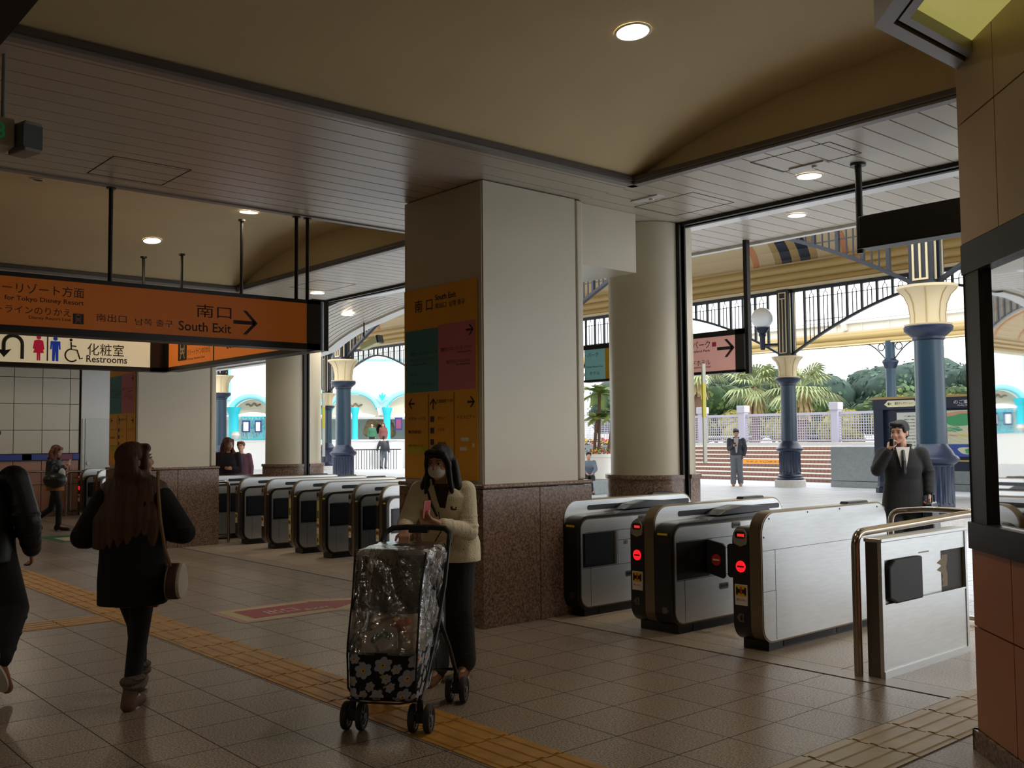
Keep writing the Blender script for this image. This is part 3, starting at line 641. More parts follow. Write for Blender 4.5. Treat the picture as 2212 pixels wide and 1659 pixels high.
# ---------------------------------------------------------------- trees
GR = {'dark': [M('leaf_dark_a', (58, 84, 66), .8), M('leaf_dark_b', (84, 112, 84), .8), M('leaf_dark_c', (44, 66, 56), .8)],
      'mid': [M('leaf_mid_a', (104, 134, 82), .8), M('leaf_mid_b', (136, 158, 100), .8), M('leaf_mid_c', (82, 108, 72), .8)],
      'yel': [M('leaf_yel_a', (186, 178, 84), .8), M('leaf_yel_b', (160, 164, 90), .8), M('leaf_yel_c', (206, 196, 110), .8)]}
def tree(x, y, z0, h, r, kind, seed, label):
    t = thing('tree', label, 'tree', (x, y, z0), 0, 'trees beyond the lattice fence'); rnd = random.Random(seed)
    MB().cyl((x, y, z0), (x, y, z0+h*.6), .14, .08, 8).build('trunk', mBark, t)
    mb = MB(); n = 15 if kind == 'dark' else 9; k0 = []
    for i in range(n):
        a = 6.28*i/n+rnd.random(); q = r*.55*rnd.uniform(.4, 1); zc = z0+h-r*.8*rnd.uniform(.6, 1.5); c = (x+q*math.cos(a), y+q*math.sin(a), zc); rr = r*rnd.uniform(.35, .55); mb.ell(c, (rr, rr, rr*.8), 10, 7); k0.append((c, rr))
    core = mb.build('crown_core', GR[kind][2], t, smooth=True)
    mb = MB()
    for c, rr in k0:
        for i in range(170):
            u = V((rnd.gauss(0, 1), rnd.gauss(0, 1), rnd.gauss(0, 1))).normalized(); p = V(c)+V((u.x, u.y, u.z*.8))*rr*rnd.uniform(.92, 1.15); a = V((rnd.gauss(0, 1), rnd.gauss(0, 1), rnd.gauss(0, 1))).normalized(); b = a.cross(u).normalized()*.12; a = b.cross(u).normalized()*.17
            mb.mi = i % 3; mb.add([p-a, p+b, p+a, p-b], [(0, 1, 2, 3)])
    mb.build('foliage', GR[kind], t)
tl = {'dark': 'dark broadleaf tree in the far grove', 'mid': 'mid green bushy tree in front of the dark grove', 'yel': 'low yellow-green shrub just behind the lattice fence'}
rt = random.Random(3)
# far grove runs left to right behind the fence, seen between the pillars and right of the blue column
for i in range(15): 
    s = i/14; tree(-56+62*s, 62+rt.uniform(-2, 2), 0, (6.7+1.0*s)*rt.uniform(.95, 1.07), 3.7, 'dark', 40+i, tl['dark'])
for i in range(13): 
    s = i/12; tree(-46+44*s, 50.5+rt.uniform(-1, 1), 0, 4.7*rt.uniform(.85, 1.1), 2.1, 'mid', 70+i, tl['mid'])
for i in range(13): 
    s = i/12; tree(-40+38*s, 46+rt.uniform(-.5, .5), 0, 3.4*rt.uniform(.9, 1.1), 1.5, 'yel', 90+i, tl['yel'])
mFan = [M('fan_palm_green', (150, 160, 110), .6, noise=.3, nscale=4)]
mDry = M('palm_thatch', (172, 150, 104), .9)
for i, (x, y, h, L, lb) in enumerate(((-34.2, 40, 5.4, 1.5, 'tall fan palm with a reddish trunk right of the round pillar'), (-31.8, 40, 4.9, 1.6, 'tall fan palm with a hanging dry skirt right of the tall reddish one'), (-27.6, 39, 3.9, 1.7, 'medium fan palm left of the blue column'), (-25.1, 39, 3.7, 1.9, 'broad fan palm touching the blue column'))):
    t = thing('fan_palm', lb, 'palm', (x, y, 0)); MB().tube([(x, y, h*k/5) for k in range(6)], .2, n=10).build('trunk', mBark, t); palm_crown((x, y, h), 26, L, .05, 50+i, mFan[0], 'fronds', t, up=.9, droop=.9, seg=6, leafl=.62, fan=True)
    mb = MB(); rnd = random.Random(i)
    for k in range(110):
        a = rnd.uniform(0, 6.28); r0 = rnd.uniform(.2, .5); p = V((x+.2*math.cos(a), y+.2*math.sin(a), h-.1)); q = V((x+r0*1.3*math.cos(a), y+r0*1.3*math.sin(a), h-rnd.uniform(.4, 1.5))); s_ = V((-math.sin(a), math.cos(a), 0))*.06; mb.add([p-s_, p+s_, q+s_, q-s_], [(0, 1, 2, 3)])
    mb.build('dry_skirt', mDry, t)
# ---------------------------------------------------------------- themed gateway building at the left
mCy = M('turquoise_paint', (40, 190, 205), .5); mCyL = M('pale_turquoise', (150, 225, 232), .5); mFac = M('facade_white', (244, 244, 240), .7); mTym = M('tympanum_cream', (228, 214, 190), .7)
FR = Matrix(((.6538, -.7567, 0, -58.96), (.7567, .6538, 0, 26.72), (0, 0, 1, 1.55), (0, 0, 0, 1)))   # local x right, y away, z from eye height
S_ = 1/34.2
def fx(px, y=0, py=0): return FR @ V(((px-480)*S_, y, (949.5-.012*(px-480)-py)*S_))
fb_ = thing('gateway_building', 'white gateway building with turquoise arches and columns across the plaza', 'building', (-55, 31, 1.6))
def fbox(a, b, c, d, y0, y1, mat, nm, par=None):
    P = [fx(px, y, py) for py in (d, c) for y in (y0, y1) for px in (a, b)]; m_ = MB(); m_.add(P, [(0, 2, 3, 1), (4, 5, 7, 6), (0, 1, 5, 4), (2, 6, 7, 3), (0, 4, 6, 2), (1, 3, 7, 5)]); return m_.build(nm, mat, par or fb_)
# wall above the arches with arched openings cut as a comb of strips
AR = [(543, 47, 853), (653, 52, 850), (764, 54, 842), (890, 60, 841), (1010, 60, 841)]
mb = MB(); px = 380.0
def wz(px):
    z = 900
    for c, hw, top in AR:
        u = abs(px-c)/hw
        if u < 1: z = min(z, top+4+40*(1-math.sqrt(1-u*u)))
    return min(z, 893)
while px < 1060:
    q = px+4; za, zb = wz(px), wz(q)
    P = [fx(px, 0, za), fx(q, 0, zb), fx(q, 0, 560), fx(px, 0, 560), fx(px, 1.6, za), fx(q, 1.6, zb)]; mb.add(P, [(0, 1, 2, 3), (0, 4, 5, 1)]); px = q
mb.build('wall', mFac, fb_)
for c, hw, top in AR:
    pts = [fx(c+hw*math.cos(a), -.12, top+42-42*math.sin(a)) for a in [math.pi*(.06+.88*i/20) for i in range(21)]]; mb = MB(); mb.tube(pts, .16, n=8); mb.build('arch_rim', mCyL, fb_, smooth=True)
    pts = [fx(c+(hw-4)*math.cos(a), -.05, top+46-42*math.sin(a)) for a in [math.pi*(.06+.88*i/20) for i in range(21)]]; mb = MB(); mb.tube(pts, .06, n=8); mb.build('arch_rim', mCy, fb_, smooth=True)
    n = 18; mb = MB()
    for i in range(n):
        a, b = -1+2*i/n, -1+2*(i+1)/n; f = lambda u, o: fx(c+(hw-3)*u, o, top+6+40*(1-math.sqrt(max(0, 1-u*u)))); g = lambda u, o: fx(c+(hw-3)*u, o, 896-9*(1-u*u)); mb.add([g(a, .5), g(b, .5), f(b, .5), f(a, .5)], [(0, 1, 2, 3)])
    mb.build('tympanum', mTym, fb_)
    mb = MB(); mb.tube([fx(c+(-16+32*i/16), .42, 871-4*math.sin(i*.9)*(1-abs(i-8)/10)) for i in range(17)], .05, n=5); mb.build('scroll_relief', M('relief_brown', (130, 110, 86), .7), fb_)
def fcol(px, w, top, bot, y=-.3):
    c = fx(px, y, bot); h = (bot-top)*S_; r = w/2*S_; mb = MB(); mb.lathe([(r*1.15, 0), (r, .15), (r, h*.78), (r*1.1, h*.8), (r*1.5, h*.97), (r*1.6, h)], c=tuple(c), n=16); mb.build('column', mCy, fb_, smooth=True)
for px, w in ((507, 21), (597, 20), (707, 20), (768, 13), (837, 15), (930, 16)): fcol(px, w, 877, 947)
fbox(380, 1060, 895, 900, 1.5, 8, mFac, 'soffit'); fbox(380, 1060, 896, 950, 7.5, 7.8, M('gate_pale', (196, 214, 206), .7), 'back_wall')
# turquoise gate grilles with posters under the first arch
mb = MB()
for k in range(20):
    a = 519+k*2.9; p0, p1 = fx(a, .2, 897), fx(a, .2, 946); mb.cyl(p0, p1, .02, n=5)
for k in range(8):
    a = 519+k*7.2; mb.cyl(fx(a, .2, 897), fx(a+7.2, .2, 921), .02, n=5); mb.cyl(fx(a+7.2, .2, 897), fx(a, .2, 921), .02, n=5); mb.cyl(fx(a, .2, 921), fx(a+7.2, .2, 946), .02, n=5)
for py in (897, 921, 945): mb.cyl(fx(519, .2, py), fx(577, .2, py), .035, n=5)
mb.build('gate_grille', mCy, fb_)
mPF = M('poster_frame_navy', (40, 44, 120), .5)
for a, b, c, d, mt in ((524, 540, 905, 931, mpaper), (551, 565, 905, 931, mpaper), (853, 869, 898, 925, M('poster_red', (130, 60, 90), .5))): fbox(a, b, c, d, -.1, 0, mPF, 'poster_frame'); fbox(a+2.5, b-2.5, c+3.5, d-3, -.13, -.09, mt, 'poster')
# palmette ornament and turquoise trims
for cx in (827, 598, 708):
    for k in range(-3, 4):
        a = k*.36; L = (21-2*abs(k)); P = [fx(cx, -.2, 864), fx(cx+L*.6*math.sin(a)-2.2*math.cos(a), -.2, 864-L*.6*math.cos(a)-2.2*math.sin(a)), fx(cx+L*math.sin(a)*1.1, -.2, 864-L*math.cos(a)), fx(cx+L*.6*math.sin(a)+2.2*math.cos(a), -.2, 864-L*.6*math.cos(a)+2.2*math.sin(a))]
        m_ = MB(); m_.add(P + [p+V((.1, -.1, 0)) for p in P], [(0, 1, 2, 3), (4, 7, 6, 5)]); m_.build('palmette_leaf', mCy if abs(k) < 2 else mCyL, fb_)
fbox(380, 1060, 771, 775, -.15, 0, mCyL, 'cornice_line'); fbox(380, 1060, 700, 706, -.2, 0, mCy, 'cornice_line')
for px in (484, 694): fbox(px, px+14, 712, 862, -.4, 0, mCyL, 'pilaster')
# planted rock arch with a dark passage under the third arch
rk = thing('rock_arch', 'brown rockwork arch with a dark passage under the turquoise arch', 'rock', tuple(fx(803, 3.5, 932)))
mb = MB(); rnd = random.Random(5)
for i in range(46):
    a = math.pi*i/45; c = fx(805+20*math.cos(a)*1.15, 3.2, 932-32*math.sin(a)); mb.ell(c, (rnd.uniform(.14, .34), .5, rnd.uniform(.14, .34)), 8, 6)
mb.build('rockwork', M('rock_brown', (150, 128, 96), .9, noise=.4, nscale=3), rk, smooth=True)
fbox(788, 822, 903, 932, 3.5, 3.6, M('passage_dark', (50, 42, 36), .9), 'passage', rk)
# globe vases at the gates
for px in (520, 484):
    c = fx(px, -1.2, 946); tag(MB().lathe([(.1, 0), (.2, .1), (.27, .26), (.2, .42), (.22, .48), (.2, .48)], c=tuple(c), n=16).build('stone_vase', mStone, smooth=True), 'round stone vase before the turquoise gate' + (' at the grille' if px > 500 else ' by the navy column'), 'vase')
# plaza terrace with a white parapet
PF = Matrix(((.6538, -.7567, 0, -44.6), (.7567, .6538, 0, 24.6), (0, 0, 1, 0), (0, 0, 0, 1)))
pt = thing('plaza_parapet', 'sunlit white parapet wall with stairs beyond the left blue columns', 'parapet', tuple(PF @ V((6, 0, 0))))
def pb(a, b, z0, z1, y0, y1, mat, nm, par=pt): m_ = MB(); m_.box(a, y0, z0, b, y1, z1, mat=PF); return m_.build(nm, mat, par)
pb(-22, 5.2, 0, 1.55, 3.5, 4.0, mFac, 'wall_low'); pb(5.2, 16, 0, 1.75, 3.0, 3.5, mFac, 'wall_low'); pb(-22, 30, 1.5, 1.56, 3.4, 4.05, mFac, 'coping')
pb(-20, 13, 0, .9, 4, 14, mPave, 'terrace')
for x in (5.1, 8.4, 10.9, 13): pb(x, x+.35, 0, 2.0, 2.9, 3.4, mFac, 'pier')
rl = thing('dark_railing', 'dark metal railing on the plaza left of the blue columns', 'railing', tuple(PF @ V((4, 1.6, 0))))
for k in range(22): pb(1.5+.14*k, 1.53+.14*k, 0, 1.0, 1.6, 1.63, mIron, 'baluster', rl)
pb(1.4, 4.7, 1.0, 1.05, 1.58, 1.65, mIron, 'top_rail', rl)
gr = thing('black_grille', 'black lattice grille panel behind the sign stand near the yellow pillar sign', 'grille', tuple(PF @ V((12.9, .5, 0))))
mb = MB()
for k in range(14): mb.box(11.7+.12*k, .5, .1, 11.73+.12*k, .53, 1.3, mat=PF)
for k in range(10): mb.box(11.7, .5, .15+.12*k, 13.4, .53, .18+.12*k, mat=PF)
mb.build('lattice', mIron, gr)
ss = thing('sign_stand', 'framed notice on a black post beside the yellow pillar sign', 'sign', tuple(PF @ V((11.3, -1.5, 0))))
pb(11.05, 11.5, .75, 1.75, -1.55, -1.5, mIron, 'frame', ss); pb(11.13, 11.42, .83, 1.67, -1.57, -1.545, mpaper, 'notice', ss); pb(11.25, 11.31, .03, .75, -1.55, -1.5, mIron, 'post', ss); pb(11.05, 11.5, 0, .04, -1.7, -1.3, mIron, 'foot', ss)
tag(MB().box(8.2, -1.2, 0, 10.1, -.6, .22, mat=PF).build('stone_bench', mConc), 'low grey stone step behind the man with the backpack', 'bench')
# ================================================================ ticket gates
mBrz = M('bronze_edge', (134, 120, 98), .3, metal=.9)
mGateE = M('gate_end_black', (22, 22, 24), .3)
mLed = M('led_red', (225, 50, 36), .4, emit=.9); mStop = M('no_entry_glow', (236, 24, 34), .4, emit=1.0); mGrn = M('arrow_green', (40, 130, 70), .4, emit=.12)
mStk = M('sticker_white', (226, 220, 206), .5); mSY = M('sticker_yellow', (232, 190, 40), .5); mOr = M('sticker_orange', (214, 110, 30), .5); mRedT = M('red_text', (196, 50, 40), .6)
mYP = M('yellow_paper', (196, 178, 110), .6); mGrey = M('reader_grey', (96, 98, 102), .35)
def rrect(y0, z0, y1, z1, r, n=6):
    pts = []; rr = r if isinstance(r, (tuple, list)) else (r,)*4
    for (cy, cz, a0, q) in ((y1-rr[0], z0+rr[0], -90, rr[0]), (y1-rr[1], z1-rr[1], 0, rr[1]), (y0+rr[2], z1-rr[2], 90, rr[2]), (y0+rr[3], z0+rr[3], 180, rr[3])):
        for i in range(n+1): a = math.radians(a0+90*i/n); pts.append((cy+q*math.cos(a), cz+q*math.sin(a)))
    return pts
def gate(x, y, label, right=True, front='stop', num='1', flap='shut', left=True, slim=1):
    t = thing('ticket_gate', label, 'ticket gate', (x, y, 0), 0, 'automatic ticket gates'); Lg = 1.78; t.scale = (slim, 1, 1)
    def b(m_, nm, mat, par=t, **k): return m_.build(nm, mat, par, local=True, **k)
    b(MB().prism(rrect(0, .06, Lg, 1.0, (.12, .16, .16, .12), 8), -.05, .05, 'x'), 'spine', mBrz, smooth=True)
    m_ = MB(); m_.prism(rrect(.012, .072, Lg-.012, .988, (.11, .15, .15, .11), 8), .05, .054, 'x'); m_.prism(rrect(.012, .072, Lg-.012, .988, (.11, .15, .15, .11), 8), -.054, -.05, 'x'); b(m_, 'spine_plate', mSteel)
    b(MB().box(-.19, .1, 0, .2 if right else .03, Lg-.1, .075), 'plinth', mBlack)
    for yy in (.28, 1.0): b(MB().box(.2 if right else .03, yy, .012, (.2 if right else .03)+.004, yy+.66, .06), 'plinth_plate', mRubber)
    if right or left:
        m_ = MB()
        if right: m_.prism(rrect(.3, .9, 1.72, .945, .02, 3), .054, .057, 'x')
        if left: m_.prism(rrect(.06, .9, 1.5, .945, .02, 3), -.057, -.054, 'x')
        b(m_, 'dark_window', mBlack)
    if right:
        b(MB().prism(rrect(.0, .06, Lg-.02, .865, (.13, .06, .12, .13), 8), .054, .222, 'x'), 'housing', mGateE, smooth=True)
        m_ = MB(); m_.prism(rrect(.03, .075, Lg-.05, .845, (.11, .05, .10, .11), 8), .222, .228, 'x'); b(m_, 'edge_trim', mBrz)
        b(MB().prism(rrect(.04, .085, Lg-.06, .836, (.10, .045, .09, .10), 8), .228, .23, 'x'), 'side_plate', mSteel)
        m_ = MB()
        for (a, c, d, e) in ((.1, .721, Lg-.07, .725), (.05, .416, Lg-.07, .42), (.155, .09, .158, .42), (.5, .42, .503, .72), (.78, .09, .783, .42), (1.25, .09, 1.253, .72), (.5, .63, 1.25, .634)): m_.box(.229, a, c, .2308, d, e)
        b(m_, 'panel_seam', mBlack)
        m_ = MB(); m_.box(.2295, .06, .425, .2312, .46, .718); b(m_, 'door_recess', mBlack)
        m_ = MB(); m_.box(.2295, .46, .425, .233, .485, .718); b(m_, 'recess_frame', mBrz)
        if flap == 'shut':
            m_ = MB(); m_.prism(rrect(.085, .445, .41, .705, .02, 3), .2312, .236, 'x'); b(m_, 'gate_door', mSmoke)
        else:
            m_ = MB(); P = [(.23, .72), (.385, .695), (.405, .675), (.405, .435), (.385, .418), (.23, .45)]
            m_.prism(P, .44, .46, 'y'); fl = b(m_, 'gate_door', mRubber, bevel=.003)
            disc((.325, .439, .562), .046, t, fl)
        m_ = MB(); m_.prism([(.5, .866), (1.45, .866), (1.38, .905), (.56, .885)], .07, .215, 'x'); b(m_, 'card_reader', mGrey)
        m_ = MB(); m_.prism([(.62, .9), (1.35, .9), (1.32, .945), (.98, .965), (.74, .94)], .065, .215, 'x'); b(m_, 'reader_hood', mGateE, bevel=.006)
        m_ = MB(); m_.prism([(.1, .862), (.5, .866), (.5, .874), (.14, .868)], .08, .2, 'x'); b(m_, 'ticket_slot', mSteelD)
        for yy, zz in ((.6, .30), (.78, .785)):
            m_ = MB(); m_.prism(rrect(yy, zz, yy+.11, zz+.05, .012, 3), .2305, .234, 'x'); lt = b(m_, 'latch', mSteelD)
            m_ = MB(); m_.box(.2345, yy+.015, zz+.015, .236, yy+.065, zz+.036); m_.cyl((.234, yy+.09, zz+.025), (.237, yy+.09, zz+.025), .011, n=10); b(m_, 'latch_handle', mBlack, lt)
        m_ = MB()
        for k in range(4): m_.box(.2305, .58+.014*k, .59, .2315, .586+.014*k, .625)
        b(m_, 'vent_slots', mBlack)
        b(MB().box(.09, -.002, .775, .19, 0, .792), 'yellow_tag', mSY)
        tg = b(MB().prism([(.13, .165), (.13, .215), (.17, .215), (.19, .19), (.17, .165)][::-1], -.002, 0, 'y'), 'number_tag', mSteelD)
    if left:
        b(MB().prism(rrect(.0, .06, Lg-.02, .885, (.13, .06, .10, .13), 8), -.2, -.054, 'x'), 'housing', mGateE, smooth=True)
        cx = -.127
        if front == 'paper':
            b(MB().box(-.185, -.003, .17, -.07, 0, .84), 'paper_cover', mYP)
            b(MB().box(-.16, -.005, .52, -.095, -.003, .62), 'green_panel', M('panel_green', (50, 96, 60), .5))
        m_ = MB(); m_.prism([(cx-.062+.0, .79), (cx-.055, .765), (cx, .745), (cx+.055, .765), (cx+.062, .79), (cx+.06, .84), (cx+.035, .872), (cx-.035, .872), (cx-.06, .84)], -.006, 0, 'y'); dp = b(m_, 'display_plate', M('display_beige', (150, 138, 122), .4, metal=.3))
        m_ = MB(); m_.prism(rrect(cx-.045, .805, cx+.045, .855, .02, 4), -.008, -.006, 'y'); b(m_, 'display_glass', mBlack, dp)
        if front == 'stop':
            m_ = MB()
            for k in range(5): m_.box(cx-.02+.012*k, -.0095, .818, cx-.011+.012*k, -.008, .838)
            b(m_, 'red_digits', mLed, dp)
            disc((cx, -.001, .6), .042, t, t, glow=True)
        elif front == 'go': arrow((t.location.x+cx, t.location.y-.001, .58), (0, 0, 1), (1, 0, 0), .075, t, mGrn)
        o = b(MB().box(cx-.055, -.004, .32, cx+.055, -.001, .47), 'warning_sticker', mStk)
        b(MB().box(cx-.048, -.005, .385, cx+.048, -.004, .463), 'sticker_picture', mSY, o)
        m_ = MB()
        for sg in (-1, 1): m_.prism([(cx+sg*.044, .395), (cx+sg*.044, .45), (cx+sg*.03, .45), (cx+sg*.026, .437), (cx+sg*.008, .437), (cx+sg*.008, .408), (cx+sg*.026, .408), (cx+sg*.03, .395)][::sg], -.0062, -.005, 'y')
        b(m_, 'door_pictogram', mInk, o); m_ = MB(); m_.box(cx-.006, -.0068, .418, cx+.006, -.006, .455); m_.ell((cx, -.006, .408), (.008, .001, .008), 8, 6); b(m_, 'person_pictogram', mRedT, o)
        text('通れません', (t.location.x+cx-.042, t.location.y-.0045, .352), .084, .018, (1, 0, 0), (0, 0, 1), mRedT, t)
        m_ = MB(); m_.prism([(cx+.02, .2), (cx+.02, .26), (cx-.02, .26), (cx-.045, .23), (cx-.02, .2)], -.003, 0, 'y'); b(m_, 'number_tag', mSteelD)
        text(num, (t.location.x+cx-.012, t.location.y-.0035, .212), .018, .036, (1, 0, 0), (0, 0, 1), mBlack, t)
        m_ = MB(); m_.prism([(.5, .886), (1.45, .886), (1.38, .925), (.56, .905)], -.19, -.07, 'x'); b(m_, 'card_reader', mGrey)
    if not right:
        m_ = MB()
        for (a, c, d, e) in ((.015, .722, Lg-.012, .725), (.165, .08, .168, .722), (.013, .43, .166, .433)): m_.box(.054, a, c, .0552, d, e)
        b(m_, 'panel_seam', mBlack); m_ = MB()
        for yy, zz in ((.03, .82), (.1, .95), (.6, .972), (1.05, .972), (1.62, .96)): m_.cyl((.054, yy, zz), (.0565, yy, zz), .007, n=8)
        b(m_, 'screw', mBlack)
    m_ = MB(); m_.prism([(1.2, 1.0), (1.52, 1.0), (1.5, 1.018), (1.22, 1.018)], -.035, .035, 'x'); b(m_, 'top_sensor', mBlack)
    return t
def disc(c, r, t, par, glow=False):
    m_ = MB(); m_.cyl((c[0], c[1]-.004, c[2]), (c[0], c[1], c[2]), r, n=24); d = m_.build('no_entry_disc', mStop if glow else M('no_entry_red', (200, 44, 40), .45), t if par is t else par, local=True)
    if par is not t: pass
    m_ = MB(); m_.box(c[0]-r*.7, c[1]-.006, c[2]-r*.14, c[0]+r*.7, c[1]-.004, c[2]+r*.14); m_.build('disc_bar', mBlack if glow else mStk, t if par is t else par, local=True)
gate(-4.27, 5.99, 'nearest ticket gate with a full-height plain steel side and red no-entry light', right=False, num='1')
gate(-5.28, 5.99, 'second ticket gate from the steel barrier, its black door swung out with a no-entry mark', num='2', flap='open')
gate(-6.33, 6.0, 'ticket gate pressed against the big square pillar granite base', num='3', front='go')
fl = thing('gate_flap', 'black gate door leaf with a no-entry mark sticking out left of the nearest gate', 'gate door', (-4.56, 6.44, .58))
m_ = MB(); m_.prism([(-4.40, .44), (-4.40, .71), (-4.83, .70), (-4.85, .685), (-4.85, .45), (-4.83, .435)], 6.43, 6.45, 'y'); m_.build('leaf', mRubber, fl, bevel=.003)
m_ = MB(); m_.cyl((-4.745, 6.426, .57), (-4.745, 6.43, .57), .05, n=24); m_.build('no_entry_disc', MATS['no_entry_red'] if 'no_entry_red' in MATS else mStop, fl); MB().box(-4.785, 6.422, .562, -4.705, 6.426, .578).build('disc_bar', mStk, fl)
GL = ((-14.97, 'first of the left row, beside the tube handrail', 'go', '9'), (-13.93, 'second of the left row from the tube handrail', 'go', '8'), (-13.07, 'third of the left row from the tube handrail', 'go', '7'), (-12.26, 'fourth of the left row, its end wrapped in yellow paper', 'paper', '6'), (-11.49, 'fifth of the left row, its end wrapped in yellow paper', 'paper', '5'), (-10.69, 'sixth of the left row, left of the stroller woman, green arrow lit', 'go', '4'), (-10.06, 'partly hidden gate of the left row nearest the yellow pillar sign', 'go', '3'))
for x, l, f, nn in GL: gate(x, 6.58, 'ticket gate, '+l, front=f, num=nn, slim=.55)
gate(-21.35, 6.6, 'far left ticket gate next to the wall handrail, red light showing', front='stop', num='12'); gate(-20.4, 6.6, 'far left ticket gate half hidden by the ivory pillar', front='go', num='11')
# ---------------------------------------------------------------- barrier and handrails
bx = thing('steel_barrier', 'stainless steel barrier box with a worn recess and black rubber block', 'barrier', (-3.31, 6.5, 0))
x0, x1, y0, y1 = -3.37, -3.265, 5.92, 7.12
MB().box(x0, y0, 0, x1-.02, y1, .86).build('case', mSteelD, bx); MB().box(x0-.008, y0-.008, .86, x1+.012, y1+.01, .885).build('top_cap', mSteel, bx, bevel=.006)
m_ = MB(); m_.box(x1-.02, y0, .745, x1, y1, .86); m_.box(x1-.02, y0, .0, x1, y1, .455); m_.box(x1-.02, y0, .455, x1, y0+.04, .745); m_.box(x1-.02, y1-.03, .455, x1, y1, .745); m_.build('side_plate', mSteel, bx)
m_ = MB(); m_.box(x1, y0, 0, x1+.012, y1, .045); m_.box(x1, y0, .045, x1+.006, y0+.035, .86); m_.box(x1, y1-.03, .045, x1+.006, y1, .86); m_.box(x1, y0+.035, .45, x1+.004, y1-.03, .462); m_.build('edge_strip', mSteel, bx)
MB().box(x1-.022, y0+.04, .455, x1-.0195, y0+.85, .745).build('recess_plate', mSteel, bx); MB().box(x1-.022, y0+.85, .455, x1-.019, y1-.03, .745).build('dark_recess', M('worn_brown', (44, 34, 28), .6), bx)
m_ = MB(); m_.prism([(y0+.06, .5), (y0+.16, .46), (y0+.5, .46), (y0+.5, .74), (y0+.14, .74), (y0+.06, .7)], x1-.02, x1+.028, 'x'); m_.build('rubber_block', mRubber, bx, bevel=.012)
rnd = random.Random(2); m_ = MB()
pts = [(y0+.83+rnd.uniform(-.05, .05) if k % 2 else y0+.86, .49+.22*k/9) for k in range(10)]+[(y0+.93+rnd.uniform(-.02, .03), .71-.22*k/5) for k in range(6)]
m_.add([(x1-.0188, a, b) for a, b in pts], [tuple(range(len(pts)))]); m_.build('torn_sticker', M('torn_beige', (150, 132, 106), .7), bx)
MB().box(x1, y0+.5, .752, x1+.002, y0+.64, .762).build('small_plate', mSteelD, bx)
def railtube(pts, r, label, name='handrail', extra=None, loc=None, mat=None):
    t = thing(name, label, 'handrail', loc or (pts[0][0], pts[0][1], 0))
    P = []                                               # round the corners
    P.append(V(pts[0]))
    for i in range(1, len(pts)-1):
        a, b, c = V(pts[i-1]), V(pts[i]), V(pts[i+1]); q = min(.09, (a-b).length*.45, (c-b).length*.45); u = (a-b).normalized()*q; w = (c-b).normalized()*q
        for k in range(7): s_ = k/6; P.append((b+u)*(1-s_)**2+b*2*s_*(1-s_)+(b+w)*s_*s_)
    P.append(V(pts[-1])); MB().tube(P, r, n=14).build('tube', mat or mTube, t, smooth=True)
    return t
railtube([(-3.415, 5.88, 0), (-3.415, 5.88, .915), (-3.36, 7.3, .955), (-3.3, 8.3, .955), (-3.3, 8.6, 0)], .028, 'thick steel handrail bending over the stainless barrier box')
railtube([(-4.28, 7.95, 0), (-4.28, 7.95, .90), (-3.95, 7.95, .935), (-3.5, 7.95, .93), (-3.42, 7.8, 0)], .024, 'bronze-looking handrail arch behind the nearest gate')
m_ = MB(); m_.cyl((-4.31, 7.86, 0), (-4.31, 7.86, .93), .022, n=14); m_.ell((-4.31, 7.86, .93), .022, 14, 8); tag(m_.build('short_post', mTube, smooth=True), 'short round-topped steel post behind the nearest gate', 'post')
t = thing('baluster_railing', 'steel railing with slim upright bars between the barrier and the booth', 'railing', (-3.2, 8.1, 0))
m_ = MB(); m_.cyl((-3.66, 8.12, .8), (-2.4, 8.12, .8), .012); m_.cyl((-3.66, 8.12, .1), (-2.4, 8.12, .1), .012); m_.cyl((-3.9, 8.2, .04), (-2.4, 8.2, .04), .02); m_.build('rail', mSteel, t, smooth=True)
for k in range(10): MB().cyl((-3.64+.13*k, 8.12, .0), (-3.64+.13*k, 8.12, .8), .011, n=8).build('bar', mSteel, t, smooth=True)
for i, (dx, l) in enumerate(((-14.32, 'double tube handrail beside the first left ticket gate'), (-21.85, 'small tube handrail beside the far left ticket gates'))):
    y = 6.1 if i == 0 else 6.45; t = railtube([(dx, y, 0), (dx, y, .93), (dx, y+.5, .93), (dx, y+.5, 0)], .025, l); MB().cyl((dx, y+.0, .1), (dx, y+.5, .1), .018).build('lower_rail', mTube, t); MB().cyl((dx, y+.09, .1), (dx, y+.09, .93), .015).build('inner_bar', mTube, t)
railtube([(-21.9, -3, 0), (-21.9, -3, .95), (-21.9, 6.3, .95), (-21.9, 6.3, 0)], .02, 'long wall handrail along the salmon tiled left wall')
# ================================================================ ticket booth on the right
bo = thing('ticket_booth', 'tiled ticket office booth with a dark framed glass window at the right edge', 'booth', (-.5, 5.5, 0))
A_, B_ = V((-2.23, 4.95, 0)), V((-1.38, 4.10, 0)); dv = (B_-A_).normalized(); nv = V((-dv.y*-1, dv.x*-1, 0)); nv = V((-1, -1, 0)).normalized()
mBT = M('booth_tile_upper', (184, 156, 116), .4, noise=.06, nscale=4); mBL = M('booth_tile_lower', (198, 136, 104), .35, noise=.06, nscale=5); mFrm = M('booth_frame', (52, 47, 44), .4, metal=.3)
def bpanel(a, b, z0, z1, mat, nm, d=.012, A=A_, D=dv, N=nv, g=.004):
    c = A+D*((a+b)/2)+V((0, 0, (z0+z1)/2)); m_ = MB(); m_.obox(c-N*(.02-d), (b-a)/2-g, .02, (z1-z0)/2-g, D, N, (0, 0, 1)); return m_.build(nm, mat, bo)
faces = [(A_, dv, nv, 1.2, 'front'), (B_, V((1, 0, 0)), V((0, -1, 0)), 2.8, 'side'), (V((-2.23, 6.4, 0)), V((0, -1, 0)), V((-1, 0, 0)), 1.45, 'west')]
